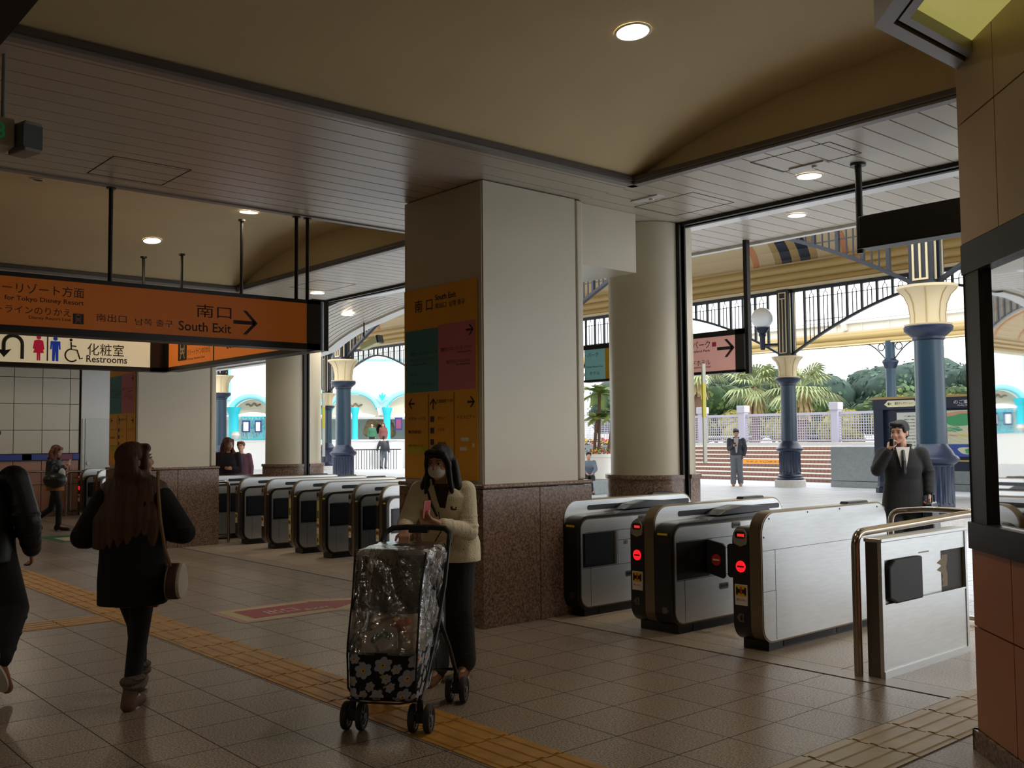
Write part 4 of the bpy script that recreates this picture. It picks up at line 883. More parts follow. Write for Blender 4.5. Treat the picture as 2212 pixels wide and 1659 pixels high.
for A, D, N, Lw, nm in faces:
    k = dict(A=A, D=D, N=N)
    n = max(1, round(Lw/.45)); e = [min(Lw, .45*i) for i in range(n)]+[Lw]
    for i in range(len(e)-1):
        if e[i+1]-e[i] < .02: continue
        for z0, z1 in ((.1, .605), (.605, .985)): bpanel(e[i], e[i+1], z0, z1, mBL, 'lower_tile', **k)
        for z0, z1 in ((2.5, 3.11), (3.11, 3.72), (3.72, 4.3)): bpanel(e[i], e[i+1], z0, z1, mBT, 'upper_tile', **k)
    c = A+D*(Lw/2); m_ = MB(); m_.obox(c-N*.06+V((0, 0, .5)), Lw/2, .03, .49, D, N, (0, 0, 1)); m_.obox(c-N*.06+V((0, 0, 3.4)), Lw/2, .03, .9, D, N, (0, 0, 1)); m_.build('wall_core', mGap, bo)
    m_ = MB(); m_.obox(c+N*.0+V((0, 0, .05)), Lw/2+.02, .03, .05, D, N, (0, 0, 1)); m_.build('granite_skirting', mGranite, bo)
    m_ = MB(); m_.obox(c-N*.02+V((0, 0, 1.05)), Lw/2+.005, .045, .065, D, N, (0, 0, 1)); m_.obox(c-N*.02+V((0, 0, 2.425)), Lw/2+.005, .035, .075, D, N, (0, 0, 1))
    for s_, w in ((.09, .09), (Lw-.05, .06)) + (((1.4, .04), (2.4, .04)) if Lw > 2.5 else ()): m_.obox(A+D*s_-N*.03+V((0, 0, 1.74)), w, .035, .63, D, N, (0, 0, 1))
    m_.build('window_frame', mFrm, bo)
    m_ = MB(); m_.obox(c-N*.03+V((0, 0, 1.74)), Lw/2-.08, .004, .62, D, N, (0, 0, 1)); m_.build('window_glass', M('booth_glass', (225, 232, 228), .02, trans=1), bo)
m_ = MB(); m_.prism([(-2.15, 4.98), (-1.35, 4.18), (1.4, 4.18), (1.4, 6.3), (-2.15, 6.3)], 3.0, 3.1, 'z'); m_.prism([(-2.15, 4.98), (-1.35, 4.18), (1.4, 4.18), (1.4, 6.3), (-2.15, 6.3)], .78, .82, 'z'); m_.build('counter_and_ceiling', M('counter_beige', (170, 160, 138), .5), bo)
MB().box(1.42, 4.1, 0, 1.5, 6.4, 4.3).build('rear_wall', mBT, bo); m_ = MB(); m_.box(-2.2, 6.36, 0, 1.42, 6.4, 1.1); m_.box(-2.2, 6.36, 2.5, 1.42, 6.4, 4.3); m_.box(-2.2, 6.36, 1.1, -2.12, 6.4, 2.5); m_.box(-.4, 6.36, 1.1, -.3, 6.4, 2.5); m_.build('north_wall', mBT, bo)
tag(MB().box(-1.95, 5.3, .82, -1.6, 5.6, 1.12).build('file_box', M('cardboard', (186, 168, 128), .7)), 'beige box on the counter inside the booth window', 'box')
tag(MB().cyl((-1.55, 4.85, .82), (-1.55, 4.85, 1.3), .09, .11, 20).build('wire_bin', M('bin_grey', (150, 146, 132), .6)), 'round bin on the booth counter near the window', 'bin')
lf = thing('soffit_light', 'grey-framed ceiling light with a yellow-green panel above the booth corner', 'ceiling light', (-1.9, 3.9, 3.4))
def insetpoly(w):                                        # outline follows the booth corner; w insets it
    k = w*.414; return [(-2.22+w, 5.0), (-2.22+w, 4.11+k), (-1.2+w*.7-k*0+.0, 3.09+k+w*.0+w*.30), (-.5, 2.39+w*1.414), (1.3, 2.39+w*1.414), (1.3, 5.0)]
def ringpoly(w0, w1, z0, z1, mat, nm):
    a, b = insetpoly(w0), insetpoly(w1); n = len(a); m_ = MB()
    vs = [(x, y, z0) for x, y in a]+[(x, y, z0) for x, y in b]+[(x, y, z1) for x, y in a]+[(x, y, z1) for x, y in b]; fs = []
    for i in range(n-1): fs += [(i, i+1, n+i+1, n+i), (2*n+i, 3*n+i, 3*n+i+1, 2*n+i+1), (i, 2*n+i, 2*n+i+1, i+1), (n+i, n+i+1, 3*n+i+1, 3*n+i)]
    m_.add(vs, fs); return m_.build(nm, mat, lf)
ringpoly(0, .075, 3.4, 4.2, mTrim, 'outer_frame'); ringpoly(.075, .095, 3.42, 3.46, mDark, 'shadow_gap'); ringpoly(.095, .14, 3.41, 3.5, mTrim, 'inner_frame')
m_ = MB(); m_.add([(x, y, 3.47) for x, y in insetpoly(.13)], [tuple(range(6))]); m_.build('diffuser', M('light_panel_glow', (206, 198, 112), .5, emit=.38), lf)
# ================================================================ signs
mSF = M('sign_frame', (30, 27, 25), .4); mOrg = M('sign_orange', (186, 98, 26), .5, emit=.11, noise=.05, nscale=2); mWS = M('restroom_white', (226, 210, 172), .5, emit=.34); mSG = M('sign_ink_soft', (46, 34, 28), .6)
def hang_sign(label, X0, X1, Y0, Y1, z0, z1): return thing('hanging_sign', label, 'sign', ((X0+X1)/2, (Y0+Y1)/2, z0))
# big orange sign facing +X
s1 = hang_sign('large orange hanging sign for the south exit at the left', -8.6, -8.4, 1.2, 4.8, 2.42, 2.9)
m_ = MB(); m_.prism(rrect(.6, 2.42, 4.8, 2.9, .012, 2), -8.6, -8.42, 'x'); m_.build('case', mSF, s1); m_ = MB(); m_.cyl((-8.51, 4.8, 2.42), (-8.51, 4.8, 2.9), .09, n=20); m_.build('rounded_end', M('sign_end_metal', (62, 66, 76), .3, metal=.8), s1, smooth=True)
m_ = MB(); m_.box(-8.42, .6, 2.865, -8.40, 4.8, 2.9); m_.box(-8.42, .6, 2.42, -8.40, 4.8, 2.478); m_.box(-8.42, 4.66, 2.42, -8.40, 4.8, 2.9); m_.build('bezel', mSF, s1)
MB().box(-8.415, .62, 2.475, -8.41, 4.67, 2.87).build('face', mOrg, s1)
def tX(s, y, z, w, h, X, par, mat=mSG, align='L'): return text(s, (X, y, z), w, h, (0, 1, 0), (0, 0, 1), mat, par, align=align)
tX('南口', 3.56, 2.655, .33, .115, -8.41, s1); tX('South Exit', 3.40, 2.525, .49, .085, -8.41, s1); tX('南出口', 2.70, 2.555, .25, .065, -8.41, s1); tX('남쪽 출구', 3.02, 2.545, .33, .06, -8.41, s1)
arrow((-8.41, 4.03, 2.635), (0, 1, 0), (0, 0, 1), .24, s1, mSG, th=.14, head=.46)
tX('ディズニーリゾート方面', 2.60, 2.735, .98, .085, -8.41, s1, align='R'); tX('for Tokyo Disney Resort', 2.60, 2.665, .6, .05, -8.41, s1, align='R'); tX('リゾートラインのりかえ', 2.50, 2.575, .78, .065, -8.41, s1, align='R'); tX('Disney Resort Line', 2.50, 2.53, .32, .032, -8.41, s1, align='R')
def train_icon(X, y, z, s, par, bgm, fgm, D=(0, 1, 0)):
    D = V(D); o = V((X, y, z)) if D.y else V((y, X, z)); nrm = D.cross(V((0, 0, 1)))
    def q(pts, mat, e): m_ = MB(); m_.add([o+D*(a*s)+V((0, 0, b*s))+nrm*e for a, b in pts], [tuple(range(len(pts)))]); m_.build('train_icon', mat, par)
    q([(0, 0), (1, 0), (1, 1), (0, 1)], bgm, .001); q([(.25, .3), (.75, .3), (.75, .85), (.62, .93), (.38, .93), (.25, .85)], fgm, .002); q([(.33, .58), (.67, .58), (.67, .8), (.33, .8)], bgm, .003); q([(.33, .38), (.43, .38), (.43, .48), (.33, .48)], bgm, .003); q([(.57, .38), (.67, .38), (.67, .48), (.57, .48)], bgm, .003); q([(.2, .08), (.3, .08), (.42, .3), (.34, .3)], fgm, .002); q([(.8, .08), (.66, .3), (.58, .3), (.7, .08)], fgm, .002)
train_icon(-8.41, 2.515, 2.52, .085, s1, mSF, M('icon_tan', (150, 110, 70), .5))
def poles(par, P, r=.018, mat=None):
    for x, y, z0, z1 in P:
        m_ = MB(); m_.cyl((x, y, z0), (x, y, z1), r, n=12); o = m_.build('hanger_pole', mat or mSF, par, smooth=True); m_ = MB(); m_.cyl((x, y, z1-.02), (x, y, z1), r*2.2, n=16); m_.build('pole_flange', mat or mSF, o, smooth=True)
poles(s1, ((-8.51, 2.84, 2.9, ZC), (-8.51, 4.60, 2.9, ZC), (-8.51, 4.72, 2.9, ZC), (-8.51, 1.0, 2.9, ZC)))
# white restroom sign and the second orange sign that meets its end
s2 = hang_sign('white restrooms sign with red and blue figures hanging beyond the large orange sign', -12.6, -12.4, 1.5, 4.8, 2.46, 2.95)
MB().box(-12.62, 1.0, 2.44, -12.44, 4.92, 2.95).build('case', mSF, s2); m_ = MB(); m_.box(-12.44, 1.0, 2.44, -12.42, 4.92, 2.49); m_.box(-12.44, 1.0, 2.9, -12.42, 4.92, 2.95); m_.box(-12.44, 4.66, 2.44, -12.42, 4.92, 2.95); m_.build('bezel', mSF, s2)
MB().box(-12.435, 1.02, 2.49, -12.43, 4.66, 2.905).build('face', mWS, s2); Xr = -12.429
zr = lambda py: 2.49+(790-py)/55*.33
def yr(px): return 2.92+(px)/328*1.75
tX('化粧室', yr(182), 2.61, .44, .15, Xr, s2); tX('Restrooms', yr(180), 2.525, .49, .085, Xr, s2)
mRF = M('figure_red', (190, 30, 60), .5, emit=.25); mBF = M('figure_blue', (24, 60, 160), .5, emit=.25)
def fpoly(pts, mat, par, X, nm='pictogram'): m_ = MB(); m_.add([(X+.001, a, b) for a, b in pts], [tuple(range(len(pts)))]); return m_.build(nm, mat, par)
def circ(cy, cz, r, n=16): return [(cy+r*math.cos(2*math.pi*i/n), cz+r*math.sin(2*math.pi*i/n)) for i in range(n)]
cy = yr(78); fpoly(circ(cy, 2.795, .026), mRF, s2, Xr); fpoly([(cy-.02, 2.765), (cy-.05, 2.755), (cy-.065, 2.66), (cy-.045, 2.655), (cy-.035, 2.70), (cy-.06, 2.61), (cy-.02, 2.61), (cy-.02, 2.52), (cy-.002, 2.52), (cy, 2.61), (cy+.002, 2.52), (cy+.02, 2.52), (cy+.02, 2.61), (cy+.06, 2.61), (cy+.035, 2.70), (cy+.045, 2.655), (cy+.065, 2.66), (cy+.05, 2.755), (cy+.02, 2.765)], mRF, s2, Xr)
fpoly([(yr(95), 2.52), (yr(98), 2.52), (yr(98), 2.82), (yr(95), 2.82)], mSG, s2, Xr)
cy = yr(113); fpoly(circ(cy, 2.79, .026), mBF, s2, Xr); fpoly([(cy-.055, 2.76), (cy-.06, 2.66), (cy-.042, 2.66), (cy-.035, 2.72), (cy-.035, 2.52), (cy-.006, 2.52), (cy, 2.64), (cy+.006, 2.52), (cy+.035, 2.52), (cy+.035, 2.72), (cy+.042, 2.66), (cy+.06, 2.66), (cy+.055, 2.76)], mBF, s2, Xr)
cy = yr(150); m_ = MB(); m_.tube([(Xr+.001, cy+.075*math.cos(a)-.01, 2.6+.075*math.sin(a)) for a in [math.radians(100+i*12) for i in range(19)]], .009, n=6); m_.tube([(Xr+.001, cy-.02, 2.76), (Xr+.001, cy-.015, 2.67), (Xr+.001, cy+.05, 2.665), (Xr+.001, cy+.085, 2.56), (Xr+.001, cy+.115, 2.57)], .01, n=6); m_.tube([(Xr+.001, cy-.015, 2.715), (Xr+.001, cy+.04, 2.71)], .008, n=6); m_.ell((Xr, cy-.02, 2.785), (.004, .018, .018), 12, 8); m_.build('wheelchair_pictogram', mSG, s2)
cy = yr(22); m_ = MB(); m_.tube([(Xr+.001, cy+.12, 2.53), (Xr+.001, cy+.12, 2.70)]+[(Xr+.001, cy+.02+.1*math.cos(a), 2.70+.1*math.sin(a)) for a in [math.pi*i/12 for i in range(13)]]+[(Xr+.001, cy-.08, 2.62)], .022, n=6); m_.build('u_turn_arrow', mSG, s2); fpoly([(cy-.08, 2.54), (cy+.0, 2.64), (cy-.08, 2.62), (cy-.16, 2.64)], mSG, s2, Xr+.02, 'u_turn_arrow')
s3 = hang_sign('second orange hanging sign running behind the large one, facing the concourse', -12.4, -8.4, 4.8, 4.95, 2.46, 2.95)
MB().box(-12.4, 4.86, 2.44, -8.62, 5.02, 2.95).build('case', mSF, s3); m_ = MB(); m_.box(-12.4, 4.84, 2.44, -8.62, 4.86, 2.49); m_.box(-12.4, 4.84, 2.9, -8.62, 4.86, 2.95); m_.box(-12.41, 4.84, 2.44, -12.3, 4.86, 2.95); m_.build('bezel', mSF, s3)
MB().box(-12.3, 4.85, 2.49, -8.62, 4.855, 2.905).build('face', M('sign_orange_bright', (216, 112, 36), .5, emit=.34), s3); MB().box(-10.96, 4.845, 2.49, -10.94, 4.85, 2.905).build('divider', mSG, s3)
def tY(s, x, z, w, h, Y, par, mat=mSG, align='L'): return text(s, (x, Y, z), w, h, (1, 0, 0), (0, 0, 1), mat, par, align=align)
arrow((-12.15, 4.849, 2.67), (-1, 0, 0), (0, 0, 1), .22, s3, mSG); train_icon(4.849, -12.0, 2.55, .27, s3, mSG, M('icon_cream', (226, 190, 140), .5), (1, 0, 0))
tY('リゾートラインのりかえ', -11.7, 2.6, .65, .075, 4.849, s3); tY('リゾート', -11.7, 2.72, .5, .08, 4.849, s3); tY('Disney Resort Line', -11.7, 2.535, .5, .035, 4.849, s3); tY('South Exit', -10.6, 2.6, .62, .09, 4.849, s3); tY('南口', -10.6, 2.74, .3, .11, 4.849, s3)
poles(s3, ((-10.4, 4.93, 2.95, 4.07), (-12.11, 4.93, 2.95, 3.93))); poles(s2, ((-12.53, 4.6, 2.95, 3.92), (-12.53, 2.2, 2.95, 3.92)))
# black sign at the upper right, pole-hung
s4 = hang_sign('blank black hanging sign at the upper right', -4.1, -2.4, 7.1, 7.3, 3.0, 3.3); MB().box(-4.02, 7.1, 3.02, -2.3, 7.28, 3.275).build('case', mSF, s4, bevel=.008); MB().box(-4.03, 7.09, 3.015, -2.3, 7.1, 3.03).build('lip', mDark, s4); poles(s4, ((-4.07, 7.21, 3.0, ZC), (-2.6, 7.21, 3.27, ZC)), r=.028)
# pink and teal sign hung in the outer soffit
s5 = hang_sign('pink and teal direction sign hanging outside behind the round pillar', -8.9, -6.45, 9.0, 9.12, 2.25, 2.7); yf = 9.0
MB().box(-9.0, 9.02, 2.26, -6.55, 9.12, 2.74).build('case', mSF, s5); m_ = MB(); m_.box(-9.0, yf, 2.68, -6.5, 9.02, 2.74); m_.box(-9.0, yf, 2.26, -6.5, 9.02, 2.29); m_.box(-6.62, yf, 2.26, -6.5, 9.12, 2.74); m_.build('bezel', mSF, s5)
MB().box(-7.9, yf+.008, 2.29, -6.6, yf+.014, 2.685).build('pink_face', M('pink_lit', (222, 168, 160), .5, emit=.22), s5); MB().box(-8.98, yf+.008, 2.29, -8.0, yf+.014, 2.685).build('teal_face', M('teal_lit', (124, 178, 178), .5, emit=.16), s5); MB().box(-8.62, yf+.004, 2.29, -8.52, yf+.009, 2.685).build('yellow_strip', mSY, s5)
tY('東京ディズニーランド・パーク', -6.97, 2.555, 1.25, .095, yf+.007, s5, align='R'); tY('Tokyo Disneyland Park', -6.97, 2.51, .5, .035, yf+.007, s5, align='R'); tY('ディズニーランドホテル', -6.97, 2.365, .75, .065, yf+.007, s5, align='R'); tY('Tokyo Disneyland Hotel', -6.97, 2.33, .45, .026, yf+.007, s5, align='R')
tY('シー・パーク', -8.74, 2.58, .4, .06, yf+.007, s5, align='R'); tY('Disney Resort Line', -8.66, 2.44, .3, .03, yf+.007, s5, align='R'); tY('ホテル', -8.72, 2.35, .18, .045, yf+.007, s5, align='R')
fpoly([(0, 0)]*3, mPink, s5, 0) if False else None
MB().box(-6.94, yf+.004, 2.57, -6.885, yf+.008, 2.62).build('red_mark', M('mark_magenta', (200, 60, 110), .5), s5); arrow((-6.75, yf+.005, 2.54), (1, 0, 0), (0, 0, 1), .24, s5, mSG, th=.15, head=.42)
for a_, z_ in ((-6.52, 2.24), (-8.2, 2.74)): MB().box(a_, 9.04, z_, a_+.05, 9.1, ZC).build('hanger_pole', mDark, s5)
# yellow guide signs on the square pillars
def pillar_sign(dx, label):
    s = thing('pillar_sign', label, 'sign', (-6.91+dx, 5.13, 1.2)); F = 5.128
    def bx_(a, b, c, d, mat, nm, e=0, par=s): return MB().box(a+dx, F-.002-e, b, c+dx, F+.006-e, d).build(nm, mat, par)
    bx_(-7.44, 1.2, -6.38, 2.9, mYel, 'yellow_sheet'); bx_(-7.42, 1.97, -6.92, 2.53, mTeal, 'teal_field', .002); bx_(-6.92, 1.97, -6.40, 2.55, mPink, 'pink_field', .002)
    def T(t_, x, z, w, h, al='L'): return text(t_, (x+dx, F-.0045, z), w, h, (1, 0, 0), (0, 0, 1), mInk, s, align=al)
    T('南 口', -7.27, 2.69, .27, .11); T('South Exit', -6.96, 2.77, .3, .05); T('南出口  남쪽 출구', -6.96, 2.695, .42, .05)
    for x, z, d in ((-7.33, 2.44, (-1, 0, 0)), (-6.47, 2.47, (1, 0, 0)), (-7.33, 1.87, (-1, 0, 0)), (-6.46, 1.86, (1, 0, 0)), (-7.0, 1.86, (0, 0, 1))): arrow((x+dx, F-.005, z), d, (0, 0, 1) if d[0] else (1, 0, 0), .1, s, mInk, th=.16, head=.46)
    T('東京ディズニーシー・パーク', -7.34, 2.30, .4, .035); T('ディズニーリゾートライン', -7.34, 2.245, .4, .03); T('Tokyo DisneySea', -7.34, 2.21, .25, .02); T('ホテル', -7.34, 2.12, .1, .025); T('リゾートステーション', -7.34, 2.03, .33, .03)
    T('東京ディズニーランド・パーク', -6.45, 2.31, .43, .035, 'R'); T('Tokyo Disneyland Park', -6.45, 2.28, .2, .018, 'R'); T('東京ディズニーランドホテル', -6.47, 2.2, .33, .03, 'R'); T('Tokyo Disneyland Hotel', -6.47, 2.175, .2, .018, 'R')
    for q in (-7.07, -6.7): bx_(q, 1.2, q+.004, 1.95, mInk, 'divider_line', .003)
    T('正面階段下(1F)', -6.95, 1.86, .24, .035); T('イクスピアリ', -6.66, 1.72, .25, .03); T('タクシー', -6.93, 1.72, .12, .025); T('ホテル・バス', -7.38, 1.72, .27, .03); T('舞浜駅前', -7.38, 1.6, .2, .03); T('市内バス', -7.38, 1.48, .24, .025); T('バス', -6.93, 1.62, .1, .025); T('郵便局', -6.93, 1.5, .12, .025)
    bx_(-7.39, 1.42, -7.1, 1.5, M('sticker_olive', (190, 180, 50), .5), 'olive_strip', .003)
    for z in (1.7, 1.6, 1.5): bx_(-7.04, z, -6.99, z+.05, M('icon_navy', (40, 50, 90), .5), 'icon', .003)
    for x, z, w in ((-6.6, 1.53, .1), (-6.62, 1.45, .09), (-6.45, 1.48, .03)): bx_(x, z, x+w, z+.03, mpaper, 'tape_scrap', .003)
    return s
pillar_sign(0, 'yellow guide sign with teal and pink fields on the pillar behind the woman'); pillar_sign(-7.86, 'dim yellow guide sign on the far square pillar, behind the long-haired woman')
# small things under the ceiling
cl = thing('hanging_clock_lamp', 'small hanging box with a green figure and dark glass at the left edge', 'lamp', (-5.95, 1.4, 3.2))
m_ = MB(); m_.cyl((-5.95, 1.39, 3.36), (-5.95, 1.39, ZC), .012); m_.build('rod', mTrim, cl); MB().box(-6.1, .95, 3.2, -5.9, 1.44, 3.36).build('housing', M('housing_grey', (190, 184, 170), .5), cl, bevel=.008)
m_ = MB(); m_.obox((-5.93, 1.5, 3.26), .09, .05, .085, (1, .25, 0), (-.25, 1, 0)); m_.build('lamp_head', mTrim, cl, bevel=.008); m_ = MB(); m_.obox((-5.87, 1.51, 3.26), .035, .055, .065, (1, .25, 0), (-.25, 1, 0)); m_.build('lamp_glass', M('lamp_glass_grey', (96, 108, 116), .2), cl)
text('8', (-5.895, 1.33, 3.235), .06, .09, (0, 1, 0), (0, 0, 1), mGrn, cl)
tag(MB().box(-9, .25, 2.9, -2.2, .83, 3.35).build('ceiling_sign_case', M('case_black', (18, 16, 15), .6)), 'black hanging sign case cut off at the top left corner', 'sign')
sp = thing('exit_fixture', 'small angled pale light box hanging outside above the left front-row column', 'lamp', (-14.5, 9.2, 3.3))
m_ = MB(); m_.cyl((-14.35, 9.05, 3.3), (-14.35, 9.05, 3.56), .012); m_.build('rod', mDark, sp); m_ = MB(); m_.obox((-14.3, 9.15, 3.2), .2, .06, .06, (.85, .2, .25), (-.2, 1, 0)); m_.build('housing', M('housing_yellow', (190, 196, 150), .5), sp, bevel=.01); m_ = MB(); m_.obox((-14.09, 9.2, 3.26), .02, .065, .065, (.85, .2, .25), (-.2, 1, 0)); m_.build('end_cap', mDark, sp)
for i, (x, y) in enumerate(((-6.36, 8.1), (-14.17, 8.16))):
    nb = thing('paper_notice', 'white paper notice with a yellow panel on the side of the '+('right' if i == 0 else 'left')+' round pillar', 'notice', (x, y, 1.5))
    MB().box(x-.01, y-.02, 1.28, x+.004, y+.03, 2.3).build('sheet', mpaper, nb); MB().box(x-.012, y-.024, 1.75, x+.006, y+.02, 2.1).build('yellow_panel', M('notice_yellow', (224, 220, 70), .5), nb)
# floor stickers
fs = thing('floor_arrow_sticker', 'maroon arrow sticker with a cream border on the floor left of the stroller', 'floor sticker', (-8.2, 4.6, 0))
def fpolyz(pts, z, mat, nm, par): m_ = MB(); m_.add([(a, b, z) for a, b in pts], [tuple(range(len(pts)))]); return m_.build(nm, mat, par)
fpolyz([(-8.62, 3.78), (-7.88, 3.78), (-7.88, 4.75), (-7.78, 4.75), (-8.25, 5.42), (-8.72, 4.75), (-8.62, 4.75)][::1], .0022, M('sticker_pinkish', (196, 150, 150), .5), 'border', fs); fpolyz([(-8.57, 3.84), (-7.93, 3.84), (-7.93, 4.77), (-7.88, 4.77), (-8.25, 5.33), (-8.62, 4.77), (-8.57, 4.77)], .003, M('sticker_cream', (200, 190, 140), .5), 'cream_field', fs)
fpolyz([(-8.47, 3.95), (-8.03, 3.95), (-8.03, 4.72), (-7.98, 4.72), (-8.25, 5.2), (-8.52, 4.72), (-8.47, 4.72)], .0038, M('sticker_maroon', (168, 50, 70), .5), 'arrow', fs)
text('出口', (-8.12, 4.15, .004), .3, .2, (0, 1, 0), (-1, 0, 0), mStk, fs); text('EXIT', (-8.08, 4.5, .004), .25, .08, (0, 1, 0), (-1, 0, 0), mStk, fs)
fs = thing('floor_arrow_sticker', 'green arrow sticker on the floor near the woman with the black handbag', 'floor sticker', (-16.8, 5, 0))
fpolyz([(-17.4, 4.72), (-16.2, 4.72), (-16.2, 5.4), (-17.4, 5.4)], .0022, M('sticker_green', (40, 110, 70), .5), 'field', fs); fpolyz([(-17.0, 4.85), (-16.4, 4.85), (-16.4, 5.15), (-17.0, 5.15)], .003, MATS['sticker_cream'], 'cream_arrow', fs)
# ================================================================ people
mSkin = M('skin', (198, 150, 124), .5, noise=.05, nscale=9); mLip = M('lips', (160, 92, 84), .5); mEyeW = M('eye_white', (216, 210, 202), .3); mEyeD = M('eye_dark', (24, 16, 12), .25)
mSole = M('shoe_sole', (200, 192, 178), .6)
def hairmat(nm, c): return M(nm, c, .55, noise=.45, nscale=18, stretch=(1, 1, .08), bump=.5, bscale=70)
def lerp(a, b, t): return V(a).lerp(V(b), t)
def hand(mb, w, d, n, ts, curl=.5, spread=.0, k=1.0):
    w, d, n = V(w), V(d).normalized(), V(n).normalized(); n = (n-d*n.dot(d)).normalized(); a = d.cross(n).normalized()*ts   # a points to the thumb side
    L = [.037, .041, .038, .030]; kn = []
    for i in range(4):
        o = (.027-.018*i); b = w+a*o*.6*k; q = w+d*(.082-.004*abs(i-1.3))*k+a*o*k; mb.cap(b, q, .0135*k, .0115*k, 10); kn.append((q, o))
    mb.cap(w-d*.02*k, w+d*.03*k, .022*k, .02*k, 10)
    for i, (q, o) in enumerate(kn):
        dv = (d+a*(o*spread*8)).normalized(); p = q; c = 0
        for sg, f in enumerate((1, .66, .52)):
            c += curl*(1+.12*i)*(.8 if sg == 0 else 1.0); v = (dv*math.cos(c)+n*math.sin(c)); e = p+v*L[i]*f*k; mb.cap(p, e, (.0095-.0008*sg)*k, (.0088-.001*sg)*k, 8); p = e
    b = w+d*.022*k+a*.026*k; v = (d*.55+a*.65+n*.35).normalized(); p1 = b+v*.036*k; v2 = (d*.8+a*.15+n*(.3+.4*curl)).normalized(); p2 = p1+v2*.028*k
    mb.cap(w+d*.015*k, b, .016*k, .013*k, 8); mb.cap(b, p1, .0125*k, .011*k, 8); mb.cap(p1, p2, .0105*k, .0085*k, 8)
def loft(mb, rg, n=24):
    rs = []
    for c, rx, ry in rg:
        c = V(c); rs.append([c+V((rx*math.copysign(abs(math.cos(a))**.85, math.cos(a)), ry*math.copysign(abs(math.sin(a))**.85, math.sin(a)), 0)) for a in [2*math.pi*j/n for j in range(n)]])
    mb.rings(rs)
def person(label, loc, h, H=1.6, J=None, head=(0, 0), top=None, legs=None, shoes=None, hair=None, hands=None, vox=.008, male=False, group=None, mask=False, face=True, extra=None, lean=(0, 0)):
    k = H/1.6; hx, hy = h; rz = math.atan2(-hx, hy); t = thing('person', label, 'person', (loc[0], loc[1], loc[2] if len(loc) > 2 else 0), rz, group)
    sw = .185 if male else .160; j = dict(P=(0, 0, .86), C=(0, 0, 1.14), N=(0, .0, 1.325), Hd=(0, .015, 1.475), LS=(-sw, 0, 1.27), RS=(sw, 0, 1.27), LE=(-sw-.05, -.02, 1.02), RE=(sw+.05, -.02, 1.02), LW=(-sw-.06, .05, .79), RW=(sw+.06, .05, .79), LH=(-.08, 0, .83), RH=(.08, 0, .83), LK=(-.085, .02, .45), RK=(.085, .02, .45), LA=(-.085, -.02, .09), RA=(.085, -.02, .09), LT=(-.1, .13, .03), RT=(.1, .13, .03))
    j.update(J or {}); j = {a: V(b)*k for a, b in j.items()}
    def b(m_, nm, mat, par=t, **q): return m_.build(nm, mat, par, local=True, **q)
    Mh = Matrix.Rotation(head[0], 3, 'Z') @ Matrix.Rotation(head[1], 3, 'X'); hc = j['Hd']
    def hp(x, y, z): return hc + Mh @ V((x, y, z))*k
    R3 = Mh
    # ---- body: one continuous skin surface
    m = MB()
    loft(m, [(j['P']+V((0, 0, -.06))*k, .12*k, .085*k), (j['P']+V((0, 0, .02))*k, .135*k, .095*k), (lerp(j['P'], j['C'], .45), .105*k, .078*k), (j['C'], .125*k, .09*k), (lerp(j['C'], j['N'], .62), .13*k if not male else .145*k, .08*k), (j['N']-V((0, 0, .01))*k, .07*k, .055*k)])
    m.cap(j['N']-V((0, .005, .02))*k, hp(0, -.015, -.06), .05*k, .046*k)
    def e(x, y, z, rx, ry, rz_, n=14): m.ell(hp(x, y, z), (rx*k, ry*k, rz_*k), n, 10, rot=R3)
    e(0, -.012, .03, .072, .09, .08, 20); e(0, .02, -.015, .062, .068, .085, 20); e(0, .035, -.062, .043, .045, .04); e(0, .066, -.088, .02, .018, .016); e(0, .092, -.028, .013, .014, .011); m.cap(hp(0, .08, .012), hp(0, .1, -.024), .008*k, .010*k, 8)
    for s_ in (-1, 1): e(s_*.071, -.008, -.012, .009, .018, .03); e(s_*.036, .06, -.03, .024, .024, .022); e(s_*.028, .074, .028, .022, .01, .007)
    if face: e(0, .085, -.058, .02, .008, .009)
    for s_, S, E, Wr in ((-1, 'LS', 'LE', 'LW'), (1, 'RS', 'RE', 'RW')):
        m.cap(lerp(j[S], j['C'], .25), j[S], .055*k, .052*k); m.cap(j[S], j[E], .045*k, .035*k); m.cap(j[E], j[Wr], .034*k, .023*k)
        hd = (hands or {}).get('L' if s_ < 0 else 'R')
        if hd is None: d = (j[Wr]-j[E]).normalized(); hd = (tuple(d), (-s_, 0, 0), .45)
        # the thumb lies on the side of the palm given by its sign
        ts = hd[3] if len(hd) > 3 else None; dd, nn = V(hd[0]).normalized(), V(hd[1]).normalized()
        if ts is None: ts = 1 if dd.cross(nn).dot(V((0, 1, .3))) > 0 else -1
        hand(m, j[Wr], dd, nn, ts, hd[2], k=k)
    for s_, Hj, Kj, Aj, Tj in ((-1, 'LH', 'LK', 'LA', 'LT'), (1, 'RH', 'RK', 'RA', 'RT')):
        m.cap(j[Hj], j[Kj], .078*k, .05*k); m.cap(j[Kj], j[Aj], .05*k, .034*k); m.cap(j[Aj], j[Tj], .034*k, .024*k)
    body = b(m, 'body', mSkin, voxel=vox, sm=2)
